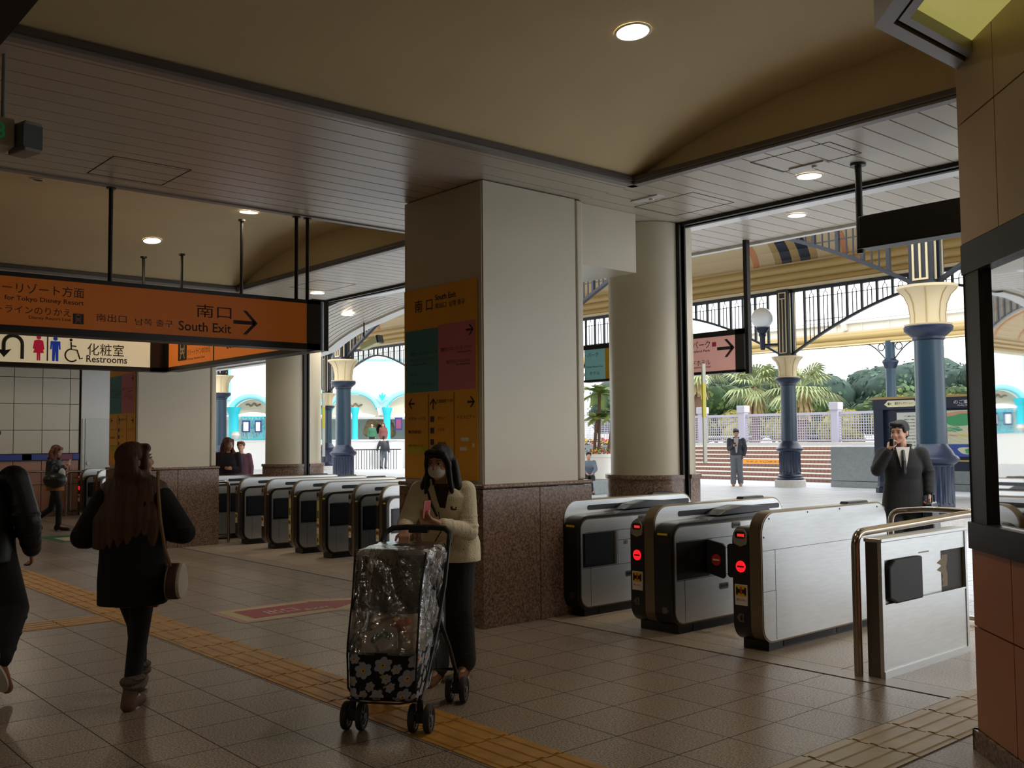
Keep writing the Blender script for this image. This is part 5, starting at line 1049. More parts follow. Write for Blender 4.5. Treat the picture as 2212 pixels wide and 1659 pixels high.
    if face:
        for s_ in (-1, 1):
            m = MB(); m.ell(hp(s_*.03, .077, .006), (.015*k, .008*k, .0065*k), 12, 8, rot=R3); ey = b(m, 'eye', mEyeW, smooth=True)
            m = MB(); m.ell(hp(s_*.03, .0835, .005), (.006*k, .003*k, .006*k), 10, 6, rot=R3); b(m, 'iris', mEyeD, ey, smooth=True)
            m = MB(); m.tube([hp(s_*.014, .088, .026), hp(s_*.03, .087, .031), hp(s_*.046, .077, .026)], .0025*k, n=6); b(m, 'eyebrow', mEyeD)
            m = MB(); m.tube([hp(s_*.015, .084, .011), hp(s_*.03, .0865, .014), hp(s_*.045, .078, .009)], .002*k, n=5); b(m, 'eyelid', mEyeD, ey)
        m = MB(); m.ell(hp(0, .0925, -.055), (.018*k, .005*k, .0038*k), 10, 6, rot=R3); m.ell(hp(0, .092, -.062), (.015*k, .005*k, .004*k), 10, 6, rot=R3); b(m, 'lips', mLip, smooth=True)
    if mask:
        m = MB(); m.ell(hp(0, .042, -.045), (.062*k, .064*k, .052*k), 20, 12, rot=R3); b(m, 'face_mask', M('mask_white', (226, 224, 220), .8), smooth=True)
    # ---- hair
    if hair:
        st, hm, ln = hair[:3]; hwid = hair[3] if len(hair) > 3 else 1; m = MB()
        if st == 'long':
            e2 = lambda x, y, z, rx, ry, rz_: m.ell(hp(x, y, z), (rx*k, ry*k, rz_*k), 20, 12, rot=R3)
            e2(0, -.024, .036, .086, .098, .086); e2(-.03, .056, .068, .05, .03, .032); e2(.03, .056, .068, .05, .03, .032)
            nb = hp(0, -.05, -.02); bot = V((nb.x, min(nb.y, j['N'].y)-.075*k, ln*k)); n = 9
            for q in range(n+1):                          # locks from ear to ear falling over shoulders and back
                a = -1.25+2.5*q/n; s0 = hp(.082*math.sin(a), -.02-.07*math.cos(a), .0); w = math.sin(a)
                s1 = V((j['N'].x+.10*w*k*1.15*hwid, j['N'].y-(.07*math.cos(a)+.0)*k+.03*abs(w)*k, j['N'].z-.02*k)); s2 = V((bot.x+.105*k*w*1.2*hwid, bot.y+.02*abs(w)*k, bot.z+.05*k*abs(w)+random.uniform(-.01, .02)*k))
                m.chain([s0, hp(.092*math.sin(a), -.015-.085*math.cos(a), -.06), s1, lerp(s1, s2, .55), s2], [.03*k, .032*k, .036*k*hwid, .036*k*hwid, .016*k])
            for s_ in (-1, 1): m.chain([hp(s_*.062, .045, .05), hp(s_*.076, .035, .0), hp(s_*.076, .03, -.06), V((j['N'].x+s_*.085*k, j['N'].y+.055*k, j['N'].z-.05*k))], [.02*k, .02*k, .02*k, .018*k], n=10)
        else:
            for (x, y, z, rx, ry, rz_) in ((0, -.026, .038, .083, .094, .08), (-.035, .05, .075, .042, .034, .028), (.03, .052, .08, .045, .034, .028), (0, -.06, -.02, .066, .05, .06), (-.062, .02, .03, .018, .03, .04), (.062, .02, .03, .018, .03, .04)): m.ell(hp(x, y, z), (rx*k, ry*k, rz_*k), 18, 10, rot=R3)
            rnd = random.Random(4)
            for q in range(26):
                a = rnd.uniform(0, 6.28); zz = rnd.uniform(.05, .1); r_ = .07*math.sqrt(max(.05, 1-((zz-.03)/.09)**2)); m.cap(hp(r_*math.cos(a), -.02+r_*1.1*math.sin(a), zz), hp(r_*1.18*math.cos(a), -.02+r_*1.3*math.sin(a)+.008, zz-.006), .016*k, .008*k, 8)
        b(m, 'hair', hm, voxel=vox, sm=1)
    # ---- legs
    if legs:
        mat, rt, rk, ra, flare = legs; m = MB()
        loft(m, [(j['P']+V((0, 0, -.09))*k, .14*k+rt*.1, .1*k), (j['P'], .15*k, .105*k), (j['P']+V((0, 0, .1))*k, .13*k, .095*k)])
        for Hj, Kj, Aj in (('LH', 'LK', 'LA'), ('RH', 'RK', 'RA')):
            m.cap(j[Hj], j[Kj], rt*k, rk*k, 16); m.cap(j[Kj], lerp(j[Kj], j[Aj], flare), rk*k, ra*k, 16)
            for f in ((.2, .5, .78) if rk > .06 else ()): c = lerp(j[Kj], j[Aj], f); m.ell(c+V((.004, .01, 0)), ((rk*(1-f)+ra*f)*k*1.05, (rk*(1-f)+ra*f)*k*1.08, .022*k), 12, 8)
        b(m, 'trousers', mat, voxel=vox, sm=3)
    if shoes:
        mat, kind = shoes
        for s_, Kj, Aj, Tj in ((-1, 'LK', 'LA', 'LT'), (1, 'RK', 'RA', 'RT')):
            A, T, Kn = j[Aj], j[Tj], j[Kj]; d = (T-A); d = d.normalized(); up = (Kn-A).normalized(); hl = A-d*.045*k; hl = V((hl.x, hl.y, A.z-.05*k if abs(T.z-A.z) < .12 else hl.z)); m = MB()
            m.chain([hl+up*.0, lerp(hl, T, .5), T+d*.03*k], [.042*k, .044*k, .034*k], n=14); m.cap(hl+up*.01*k, A+up*.05*k, .042*k, .045*k)
            if kind == 'boot': m.cap(A, A+up*.13*k, .05*k, .055*k)
            sh = b(m, 'shoe', mat, voxel=max(.006, vox), sm=2)
            if kind == 'fur': m = MB(); [m.ell(A+up*(.05+.016*q)*k+V((.012*math.cos(q*2.1), .012*math.sin(q*2.1), 0)), (.064*k, .064*k, .03*k), 14, 8) for q in range(4)]; b(m, 'fur_cuff', M('boot_fur', (120, 108, 98), .95, noise=.4, nscale=60, bump=1, bscale=160), sh, smooth=True)
            fl = up.cross(d).normalized(); sn = d.cross(fl).normalized(); sn = sn if sn.dot(up) < 0 else -sn; c = lerp(hl, T, .55)+sn*.036*k; m = MB(); P_ = []
            for q in range(16): a = 2*math.pi*q/16; P_.append(c+d*(.118*k*math.cos(a))+fl*(.042*k*math.sin(a)*(1+.12*math.cos(a))))
            m.rings([[p-sn*.008*k for p in P_], [p+sn*.010*k for p in P_]]); b(m, 'sole', mSole if kind != 'dark' else mBlack, sh)
    # ---- top: coat or jacket with sleeves
    if top:
        mat = top['mat']; hem = top.get('hem', .8)*k; hw = top.get('hw', .2)*k; hd_ = top.get('hd', .13)*k; ww = top.get('ww', .165)*k; cw = top.get('cw', .175)*k; sl = top.get('sl', .056)*k; m = MB()
        hc0 = V((lerp(j['P'], j['C'], (hem/k-.86)/.28*.0).x+top.get('hx', 0), j['P'].y+top.get('hy', 0), hem))
        rg = [(hc0, hw, hd_), (hc0+V((0, 0, .03))*k, hw*1.0, hd_*1.0)]
        if hem < .7*k: rg.append((lerp(hc0, j['P'], .6), (hw+ww)/2*1.04, (hd_+.115*k)/2*1.04))
        rg += [(j['P']+V((0, 0, .04))*k if hem < .86*k else lerp(hc0, j['C'], .3), (ww+hw)/2, .125*k), (lerp(j['P'], j['C'], .6), ww, .115*k), (j['C']+V((0, .01, 0))*k, cw, .125*k), (lerp(j['C'], j['N'], .5), cw*.98, .11*k), (lerp(j['C'], j['N'], .82), sw*.8*k, .085*k), (j['N']+V((0, 0, .0)), .075*k, .07*k)]
        rg.sort(key=lambda r_: r_[0].z); loft(m, rg, 28)
        for S, E, Wr in (('LS', 'LE', 'LW'), ('RS', 'RE', 'RW')):
            q = lerp(j[S], j['C'], .18); m.cap(q, j[S], .075*k, sl*1.22); m.cap(j[S], j[E], sl*1.2, sl*1.02, 16)
            d = (j[Wr]-j[E]); we = j[E]+d*top.get('cuff', .93); m.cap(j[E], we, sl*1.02, sl*.74, 16)
            for f, g in ((.25, 1.04), (.6, 1.02), (.85, 1.06)): c = lerp(j[S], j[E], f); m.ell(c, (sl*1.16*g,)*2+(.016*k,), 12, 8)
            for f in (.15, .45, .75): c = lerp(j[E], we, f); m.ell(c, ((sl*(1-.24*f))*1.07,)*3, 10, 8)
        cb = b(m, top.get('name', 'jacket'), mat, voxel=vox, sm=top.get('sm', 2))
        ck = top.get('collar')
        if ck:
            m = MB(); n = 20
            for r0, hh in ((.078, .05),):
                P = [j['N']+V((r0*k*math.sin(a), -r0*.85*k*math.cos(a), -.01*k)) for a in [-2.5+5.0*i/n for i in range(n+1)]]; Q = [p+V((0, 0, hh*k))+(p-j['N'])*(.12) for p in P]
                if ck == 'fur': [m.ell(lerp(P[i], Q[i], .5)+V((0, -.02, 0))*k, .042*k, 8, 6) for i in range(0, n+1)]
                else:
                    for i in range(n): m.add([P[i], P[i+1], Q[i+1], Q[i]], [(0, 1, 2, 3)])
            if ck == 'fur': b(m, 'fur_hood', top.get('cmat', mat), cb, smooth=True)
            else: b(m, 'collar', top.get('cmat', mat), cb, smooth=True, solid=.012*k)
        if top.get('open'):                               # shirt front strip showing in the opening
            zm, w0 = top['open'][1], top['open'][2]; m = MB(); zN = j['N'].z+.01*k; z1 = zm*k; n = 8
            fy = lambda z: (lerp(j['P'], j['N'], max(0, min(1, (z-j['P'].z)/(j['N'].z-j['P'].z)))).y + (.128 if z < 1.2*k else .128-.30*(z/k-1.2))*k)
            for i in range(n):
                za, zb = zN+(z1-zN)*i/n, zN+(z1-zN)*(i+1)/n; wa, wb = w0*k*(1-i/n)+.012, w0*k*(1-(i+1)/n)+.012
                m.add([(-wa, fy(za)+.004, za), (wa, fy(za)+.004, za), (wb, fy(zb)+.004, zb), (-wb, fy(zb)+.004, zb)], [(0, 3, 2, 1)])
            b(m, 'shirt_front', top['open'][0], cb)
            if len(top['open']) > 3: m = MB(); m.chain([(0, fy(zN-.04*k)+.006, zN-.04*k), (0, fy(1.2*k)+.012, 1.2*k), (0, fy(z1+.02*k)+.012, z1+.02*k)], [.016*k, .02*k, .026*k], n=8); b(m, 'necktie', top['open'][3], cb, smooth=True)
        if top.get('zip'): m = MB(); m.tube([(0, (j['C'].y+.137*k) if z < 1.17 else j['C'].y+.137*k-(z-1.17)*.28*k, z*k) for z in [top['hem']+.02+(1.28-top['hem'])*i/10 for i in range(10)]], .005*k, n=6); b(m, 'zip', mBlack, cb)
    return t, j, b, hp, k
# --- woman pushing the stroller
mFleece = M('cream_fleece', (240, 228, 198), .95, noise=.1, nscale=25, bump=.5, bscale=120)
mTrou = M('dark_trousers', (40, 36, 36), .8); mHairB = hairmat('hair_black', (20, 15, 14)); mHairBr = hairmat('hair_brown', (96, 60, 42)); mHairR = hairmat('hair_auburn', (112, 62, 42))
t, j, b, hp, k = person('woman in a cream fleece jacket pushing the covered stroller, holding a red case', (-5.14, 3.89), (.63, -.77), 1.56,
    J=dict(P=(.0, -.04, .86), C=(.02, .05, 1.13), N=(.03, .10, 1.29), Hd=(.03, .14, 1.435), LS=(-.125, .06, 1.245), RS=(.185, .07, 1.245), LE=(-.165, .13, .985), LW=(-.0, .345, 1.06), RE=(.245, .20, 1.03), RW=(.19, .385, 1.005), LA=(-.07, -.10, .09), LT=(-.08, .05, .03), LK=(-.08, .03, .46), RA=(.08, .05, .09), RT=(.09, .2, .03)),
    head=(-.18, -.16), hair=('long', mHairB, 1.16), mask=True, legs=(mTrou, .098, .085, .085, .95), shoes=(M('brown_suede', (112, 72, 50), .85), 'plain'),
    top=dict(mat=mFleece, hem=.78, hw=.215, hd=.145, ww=.18, cw=.185, sl=.058, hx=.01, hy=.02, collar='fold', zip=False, open=(M('dark_knit', (44, 38, 38), .9), 1.12, .045), cuff=.8),
    hands={'L': ((.55, .75, .35), (.0, -.4, 1), .6, 1), 'R': ((-.1, .75, -.25), (0, .2, -1), 1.0)}, vox=.006)
m = MB(); m.tube([(.08*k+.02, .205*k, .84*k), (-.0, .21, 1.0*k), (.02, .215*k, 1.12*k)], .004, n=6); b(m, 'zip', mBlack)
m = MB(); m.tube([(.10, .16, 1.25*k), (.075, .19, 1.17*k), (.03, .205, 1.09*k)], .009, n=6); b(m, 'lapel_edge', mBlack)
m = MB(); m.ell((-.075, .195, 1.135*k), (.022, .006, .006), 8, 6); m.ell((-.062, .196, 1.147*k), (.008, .006, .008), 8, 6); m.ell((-.09, .192, 1.146*k), (.006, .006, .006), 8, 6); b(m, 'chest_emblem', mInk)
def at_local(loc, h, p):
    hx, hy = h; n = math.hypot(hx, hy); hx, hy = hx/n, hy/n; return V((loc[0]+hy*p[0]+hx*p[1], loc[1]-hx*p[0]+hy*p[1], p[2]))
wl, wh = (-5.14, 3.89), (.63, -.77)
c = at_local(wl, wh, (.045, .405, 1.12)); rc = thing('red_case', 'slim red case held upright in the hand of the stroller woman', 'case', tuple(c))
ax = at_local((0, 0), wh, (.35, 1, .15)).normalized(); m = MB(); m.obox(c, .035, .055, .006, (ax.x, ax.y, .0), (.08, .05, 1)); m.build('cover', M('case_red', (190, 60, 60), .4), rc, bevel=.003)
m = MB(); m.obox(c+V((.004, -.004, .002)), .033, .052, .0035, (ax.x, ax.y, .0), (.08, .05, 1)); m.build('pages', M('case_pink', (226, 170, 160), .5), rc)
# --- long-haired woman seen from behind
mCoatK = M('black_wool_coat', (22, 22, 25), .9, bump=.3, bscale=90)
person('woman with long brown hair in a black coat walking away with a shoulder bag', (-5.86, 2.11), (-.8, .6), 1.56,
    J=dict(LS=(-.165, 0, 1.24), RS=(.16, 0, 1.24), LE=(-.30, .0, 1.02), RE=(.30, .0, 1.04), LW=(-.17, .17, 1.0), RW=(.16, .18, 1.02), C=(0, 0, 1.14), Hd=(.01, .0, 1.475), LH=(-.07, 0, .83), RH=(.07, 0, .83), RK=(.035, .02, .46), RA=(.0, -.02, .085), RT=(.01, .12, .03), LK=(-.05, .25, .46), LA=(-.08, .42, .09), LT=(-.1, .56, .05)),
    head=(-1.0, .12), hair=('long', mHairBr, .93, 1.4), legs=(M('black_leggings', (20, 20, 23), .8), .088, .06, .046, .97), shoes=(M('boot_mauve', (104, 78, 66), .8), 'fur'),
    top=dict(mat=mCoatK, name='coat', hem=.62, hw=.2, hd=.15, ww=.19, cw=.19, sl=.068), vox=.007)
gl_, gh = (-5.86, 2.11), (-.8, .6)
sb = thing('shoulder_bag', 'small brown and cream shoulder bag on a tan strap at the long-haired woman\'s hip', 'bag', tuple(at_local(gl_, gh, (.255, -.02, .62))))
def gp(x, y, z): return at_local(gl_, gh, (x, y, z))
m = MB(); m.tube([gp(.125, .06, 1.365), gp(.15, -.04, 1.37), gp(.17, -.115, 1.3), gp(.2, -.16, 1.1), gp(.225, -.15, .93), gp(.235, -.08, .83)], .011, n=6); m.build('strap', M('strap_tan', (130, 98, 66), .7), sb, smooth=True)
cc = gp(.262, -.03, .735); ux = (gp(0, 1, 0)-gp(0, 0, 0)).normalized(); sx_ = (gp(1, 0, 0)-gp(0, 0, 0)).normalized()
def bagprof(off, th, mat, nm, sc=1):
    P = []
    for i in range(24):
        a = 2*math.pi*i/24; y = .115*sc*math.cos(a)*(1-.18*math.sin(a)); z = .105*sc*math.sin(a); P.append(cc+ux*y+V((0, 0, z)))
    m = MB(); m.rings([[p+sx_*off for p in P], [p+sx_*(off+th) for p in P]]); return m.build(nm, mat, sb, bevel=.006)
bagprof(-.035, .05, M('bag_brown', (70, 44, 34), .6), 'gusset'); bagprof(.015, .022, M('bag_cream', (198, 188, 172), .55), 'front_flap', .96); bagprof(-.045, .01, M('strap_tan', (130, 98, 66), .7), 'rear_piping', 1.02)
m = MB(); m.obox(gp(.03, -.02, .605), .12, .02, .018, tuple(sx_), tuple(ux)); tag(m.build('skirt_hem', M('mustard_skirt', (150, 96, 40), .85)), 'strip of mustard skirt showing under the black coat hem', 'skirt')
# --- man at the left edge with a backpack
mJkt = M('black_nylon_jacket', (20, 20, 22), .5, bump=.3, bscale=12)
person('man in a black jacket at the left edge, foot lifted mid stride, with a backpack', (-6.82, 1.515), (-.78, .62), 1.66, male=True,
    J=dict(RE=(.285, -.03, 1.03), RW=(.25, .12, .84), LH=(-.09, 0, .84), RH=(.1, 0, .84), RK=(.19, .04, .5), RA=(.22, -.24, .24), RT=(.235, -.16, .10), LK=(-.08, .2, .48), LA=(-.08, .3, .09), LT=(-.1, .45, .03)),
    hair=('short', mHairB, 0), legs=(M('black_trousers', (18, 18, 20), .85), .1, .08, .075, .9), shoes=(M('tan_leather', (150, 98, 58), .6), 'plain'), top=dict(mat=mJkt, hem=.78, hw=.2, hd=.15, ww=.19, cw=.205, sl=.075, collar='fold'), vox=.008)
bp_ = thing('backpack', 'black backpack with silver zip pulls on the man at the left edge', 'backpack', tuple(at_local((-6.82, 1.515), (-.78, .62), (0, -.2, .9))))
def mp_(x, y, z): return at_local((-6.82, 1.515), (-.78, .62), (x, y, z))
dx_ = (mp_(1, 0, 0)-mp_(0, 0, 0)).normalized(); dy_ = (mp_(0, 1, 0)-mp_(0, 0, 0)).normalized()
m = MB(); m.obox(mp_(0, -.22, 1.13), .16, .075, .24, tuple(dx_), tuple(dy_)); m.build('main_pack', M('pack_black', (16, 16, 18), .6), bp_, bevel=.05, seg=4); m = MB(); m.obox(mp_(0, -.31, 1.03), .12, .03, .12, tuple(dx_), tuple(dy_)); m.build('front_pocket', MATS['pack_black'], bp_, bevel=.025, seg=3)
for (x, z) in ((.1, 1.08), (.13, .92)): m = MB(); m.obox(mp_(x, -.345, z), .007, .004, .03, tuple(dx_), tuple(dy_)); m.build('zip_pull', mSteel, bp_)
# --- young woman with the black handbag far left
person('woman in a black hooded jacket and mustard skirt, phone in hand, by the left wall', (-18.5, 5.35), (.65, .76), 1.53,
    J=dict(P=(0, -.08, .86), C=(0, -.1, 1.13), N=(0, -.09, 1.31), Hd=(0, -.06, 1.455), LS=(-.15, -.1, 1.25), RS=(.15, -.1, 1.25), LE=(-.19, -.12, 1.04), RE=(.2, -.1, 1.02), LW=(-.06, .08, 1.17), RW=(.06, .1, 1.17), RK=(.07, .03, .46), RA=(.06, .02, .09), RT=(.06, .17, .03), LK=(-.08, -.18, .40), LA=(-.08, -.46, .2), LT=(-.08, -.38, .06), LH=(-.08, -.08, .83), RH=(.08, -.08, .83)),
    head=(0, -.3), hair=('long', mHairR, 1.2), legs=(MATS['black_leggings'], .09, .058, .048, .95), shoes=(M('boot_black', (24, 22, 24), .8), 'boot'), top=dict(mat=mJkt, hem=.84, hw=.175, hd=.15, ww=.17, cw=.175, sl=.065, hy=-.02, collar='fur', cmat=M('hood_fur', (40, 36, 36), .95, bump=1, bscale=80)), vox=.012)
g2, gh2 = (-18.5, 5.35), (.65, .76); sk = MB(); 
for z0, z1, r0, r1 in ((.70, .86, .18, .165),): sk.rings([[at_local(g2, gh2, (r0*math.cos(a), -.08+.15*math.sin(a), z0)) for a in [2*math.pi*i/20 for i in range(20)]], [at_local(g2, gh2, (r1*math.cos(a), -.08+.13*math.sin(a), z1)) for a in [2*math.pi*i/20 for i in range(20)]]])
tag(sk.build('mustard_skirt', MATS['mustard_skirt']), 'short mustard skirt of the woman walking by the left wall', 'skirt')
hb = thing('handbag', 'large black slouchy handbag hanging at the arm of the woman by the left wall', 'handbag', tuple(at_local(g2, gh2, (.22, .02, .75))))
m = MB(); m.ell(at_local(g2, gh2, (.24, .03, .9)), (.2, .2, .13), 16, 12); m.ell(at_local(g2, gh2, (.24, .03, .83)), (.17, .17, .08), 16, 10); m.build('bag_body', M('bag_black_leather', (24, 24, 28), .35, bump=.4, bscale=9), hb, voxel=.015, sm=2)
m = MB(); m.tube([at_local(g2, gh2, p) for p in ((.24, -.1, .98), (.22, -.08, 1.12), (.2, .0, 1.18), (.22, .08, 1.12), (.24, .14, .98))], .012, n=6); m.build('handle', mBlack, hb); m = MB(); m.ell(at_local(g2, gh2, (.2, .13, 1.0)), (.06, .06, .1), 12, 8); tag(m.build('plastic_bag', M('carrier_white', (200, 200, 200), .5), smooth=True), 'white carrier bag tucked behind the black handbag', 'bag')
m = MB(); m.obox(at_local(g2, gh2, (0, .17, 1.2)), .04, .05, .006, (1, 0, 0), (0, .3, 1)); tag(m.build('mobile_phone', mStk, bevel=.003), 'pale phone held by the woman by the left wall', 'phone')
# --- businessman on the phone
mSuit = M('charcoal_overcoat', (24, 23, 24), .85, bump=.2, bscale=60); mShirt = M('white_shirt', (214, 212, 206), .7)
bl, bh = (-5.0, 9.55), (.55, -.83)
person('businessman in a dark overcoat and tie talking on a phone, briefcase in hand', bl, bh, 1.71, male=True,
    J=dict(LS=(-.168, 0, 1.265), RS=(.168, 0, 1.265), RE=(.235, .14, 1.12), RW=(.135, .19, 1.30), LE=(-.235, -.05, 1.08), LW=(-.225, .04, .90), Hd=(.02, .035, 1.475)), head=(-.5, -.12), hair=('short', mHairB, 0), legs=(M('suit_trousers', (26, 26, 28), .85), .1, .085, .085, .93), shoes=(M('shoe_black', (18, 18, 18), .3), 'dark'),
    top=dict(mat=mSuit, name='overcoat', hem=.74, hw=.195, hd=.145, ww=.165, cw=.175, sl=.06, collar='fold', open=(mShirt, 1.08, .05, M('tie_black', (22, 22, 26), .5))), hands={'R': ((-.2, -.1, 1), (-.6, -.3, 0), .9), 'L': ((0, 0, -1), (.3, .0, 0), 1.1)}, vox=.009)
m = MB(); m.obox(at_local(bl, bh, (.115, .225, 1.455)), .022, .012, .06, (1, 0, 0), (0, 1, 0)); tag(m.build('mobile_phone', mBlack, bevel=.006), 'black phone held to the businessman\'s face', 'phone')
bc = thing('briefcase', 'shiny black briefcase hanging from the businessman\'s hand', 'briefcase', tuple(at_local(bl, bh, (-.26, .05, .5)))); e1 = at_local((0, 0), bh, (.3, 1, 0)).normalized(); e2 = V((-e1.y, e1.x, 0)); q = at_local(bl, bh, (-.255, .05, .745))
m = MB(); m.add([q+e1*a+e2*b_+V((0, 0, z)) for z, w, d in ((-.15, .19, .06), (.13, .15, .035)) for a, b_ in ((-w, -d), (w, -d), (w, d), (-w, d))], [(3, 2, 1, 0), (4, 5, 6, 7), (0, 1, 5, 4), (1, 2, 6, 5), (2, 3, 7, 6), (3, 0, 4, 7)]); m.build('case_body', M('patent_leather', (30, 32, 36), .18, bump=.5, bscale=14), bc, bevel=.02, seg=3)
for s_ in (-1, 1): m = MB(); m.tube([q+e2*.02*s_+e1*a+V((0, 0, z)) for a, z in ((-.08, .12), (-.06, .2), (0, .225), (.06, .2), (.08, .12))], .007, n=6); m.build('handle', mBlack, bc)
# --- young man outside looking at his phone
ol, oh = (-18.73, 25.41), (.6, -.8)
person('young man in a dark quilted jacket and jeans checking his phone before the steps', ol, oh, 1.8, male=True, J=dict(RE=(.2, .0, 1.03), RW=(.08, .22, 1.13), LE=(-.24, -.02, 1.03), LW=(-.2, .05, .84), LA=(-.1, -.05, .09), RA=(.1, .03, .09)), head=(.15, -.4), hair=('short', mHairB, 0), legs=(M('grey_jeans', (110, 116, 124), .85, noise=.15, nscale=20), .1, .08, .08, .95), shoes=(M('tan_shoe', (168, 118, 80), .6), 'plain'),
    top=dict(mat=M('navy_quilted', (40, 44, 56), .5, bump=.6, bscale=10), hem=.86, hw=.175, hd=.14, ww=.165, cw=.18, sl=.06, collar='fold', open=(M('grey_hoodie', (170, 170, 172), .8), .88, .06)), vox=.014)
m = MB(); m.obox(at_local(ol, oh, (.04, .33, 1.3)), .035, .012, .06, (1, 0, 0), (0, 1, .3)); tag(m.build('mobile_phone', mBlack, bevel=.004), 'dark phone in the hand of the young man before the steps', 'phone')
# --- others outside, far away
person('woman with auburn hair in a purple-black coat standing beyond the left gates', (-16.3, 7.5), (.7, -.5), 1.62, J=dict(LW=(-.1, .1, 1.05), LE=(-.2, .02, 1.03)), head=(.8, -.1), hair=('long', mHairR, 1.15), legs=(mTrou, .09, .06, .06, .95), shoes=(MATS['boot_black'], 'boot'), top=dict(mat=M('purple_black_coat', (44, 34, 46), .85), hem=.7, hw=.19, hd=.15, ww=.17, cw=.17, sl=.06, name='coat'), vox=.014)
person('person partly hidden behind the auburn-haired woman beyond the left gates', (-18.85, 8.95), (.7, -.6), 1.56, hair=('short', mHairR, 0), legs=(mTrou, .09, .06, .06, .95), shoes=(MATS['boot_black'], 'dark'), top=dict(mat=M('maroon_coat', (80, 44, 54), .85), hem=.75), vox=.018)
person('man with a black backpack walking away across the plaza', (-44.5, 29.3), (-.6, .8), 1.78, male=True, J=dict(LW=(-.33, -.02, .86), LE=(-.28, -.02, 1.06), RK=(.08, .1, .46), LA=(-.09, -.1, .1), LT=(-.09, .02, .03)), hair=('short', mHairB, 0), legs=(MATS['grey_jeans'], .09, .07, .065, .95), shoes=(MATS['shoe_black'], 'dark'), top=dict(mat=M('dark_grey_jacket', (58, 58, 64), .7), hem=.82, hw=.19, sl=.065), face=False, vox=.02)
m = MB(); m.ell(at_local((-44.5, 29.3), (-.6, .8), (.09, -.2, 1.18)), (.2, .2, .27), 16, 12); tag(m.build('backpack', M('pack_charcoal', (40, 40, 44), .6), smooth=True), 'bulging charcoal backpack on the man crossing the plaza', 'backpack')
tz = .9; person('person in a green jacket on the terrace beyond the white parapet', (-46.9, 30.1, tz), (.6, -.7), 1.6, hair=('short', mHairB, 0), legs=(mTrou, .09, .07, .06, .95), shoes=(MATS['shoe_black'], 'dark'), top=dict(mat=M('green_jacket', (56, 112, 84), .8), hem=.8), face=False, vox=.025)
person('person in a brown coat beside the green jacket on the terrace', (-46.45, 30.55, tz), (.6, -.7), 1.6, hair=('long', mHairR, 1.1), legs=(mTrou, .09, .07, .06, .95), shoes=(MATS['shoe_black'], 'dark'), top=dict(mat=M('brown_coat', (124, 70, 66), .8), hem=.7, name='coat'), face=False, vox=.025)
person('small distant person in a dark top near the railing left of the blue columns', (-49.6, 28.6, 0), (.6, -.7), 1.6, hair=('short', mHairR, 0), legs=(mTrou, .09, .07, .06, .95), shoes=(MATS['shoe_black'], 'dark'), top=dict(mat=M('violet_top', (84, 70, 100), .8), hem=.8), face=False, vox=.025)
person('seated person in a blue-grey jacket half hidden by the big square pillar', (-19.15, 19.3), (.7, -.6), 1.5, J=dict(P=(0, -.2, .5), C=(0, -.12, .8), N=(0, -.05, .98), Hd=(0, .0, 1.12), LS=(-.16, -.08, .93), RS=(.16, -.08, .93), LE=(-.2, .05, .72), RE=(.2, .05, .72), LW=(-.1, .22, .62), RW=(.1, .22, .62), LH=(-.08, -.18, .48), RH=(.08, -.18, .48), LK=(-.1, .2, .5), RK=(.1, .2, .5), LA=(-.1, .24, .09), RA=(.1, .24, .09), LT=(-.1, .38, .03), RT=(.1, .38, .03)), hair=('short', mHairB, 0), legs=(mTrou, .09, .07, .06, .95), shoes=(MATS['shoe_black'], 'dark'), top=dict(mat=M('bluegrey_jacket', (110, 124, 140), .7), hem=.5, hy=-.1), face=False, vox=.018)
hb2 = at_local((-19.15, 19.3), (.7, -.6), (0, -.22, 0)); tag(MB().box(hb2.x-.7, hb2.y-.25, 0, hb2.x+.5, hb2.y+.25, .38).build('stone_bench', mConc, bevel=.02), 'stone bench under the seated person outside', 'bench')
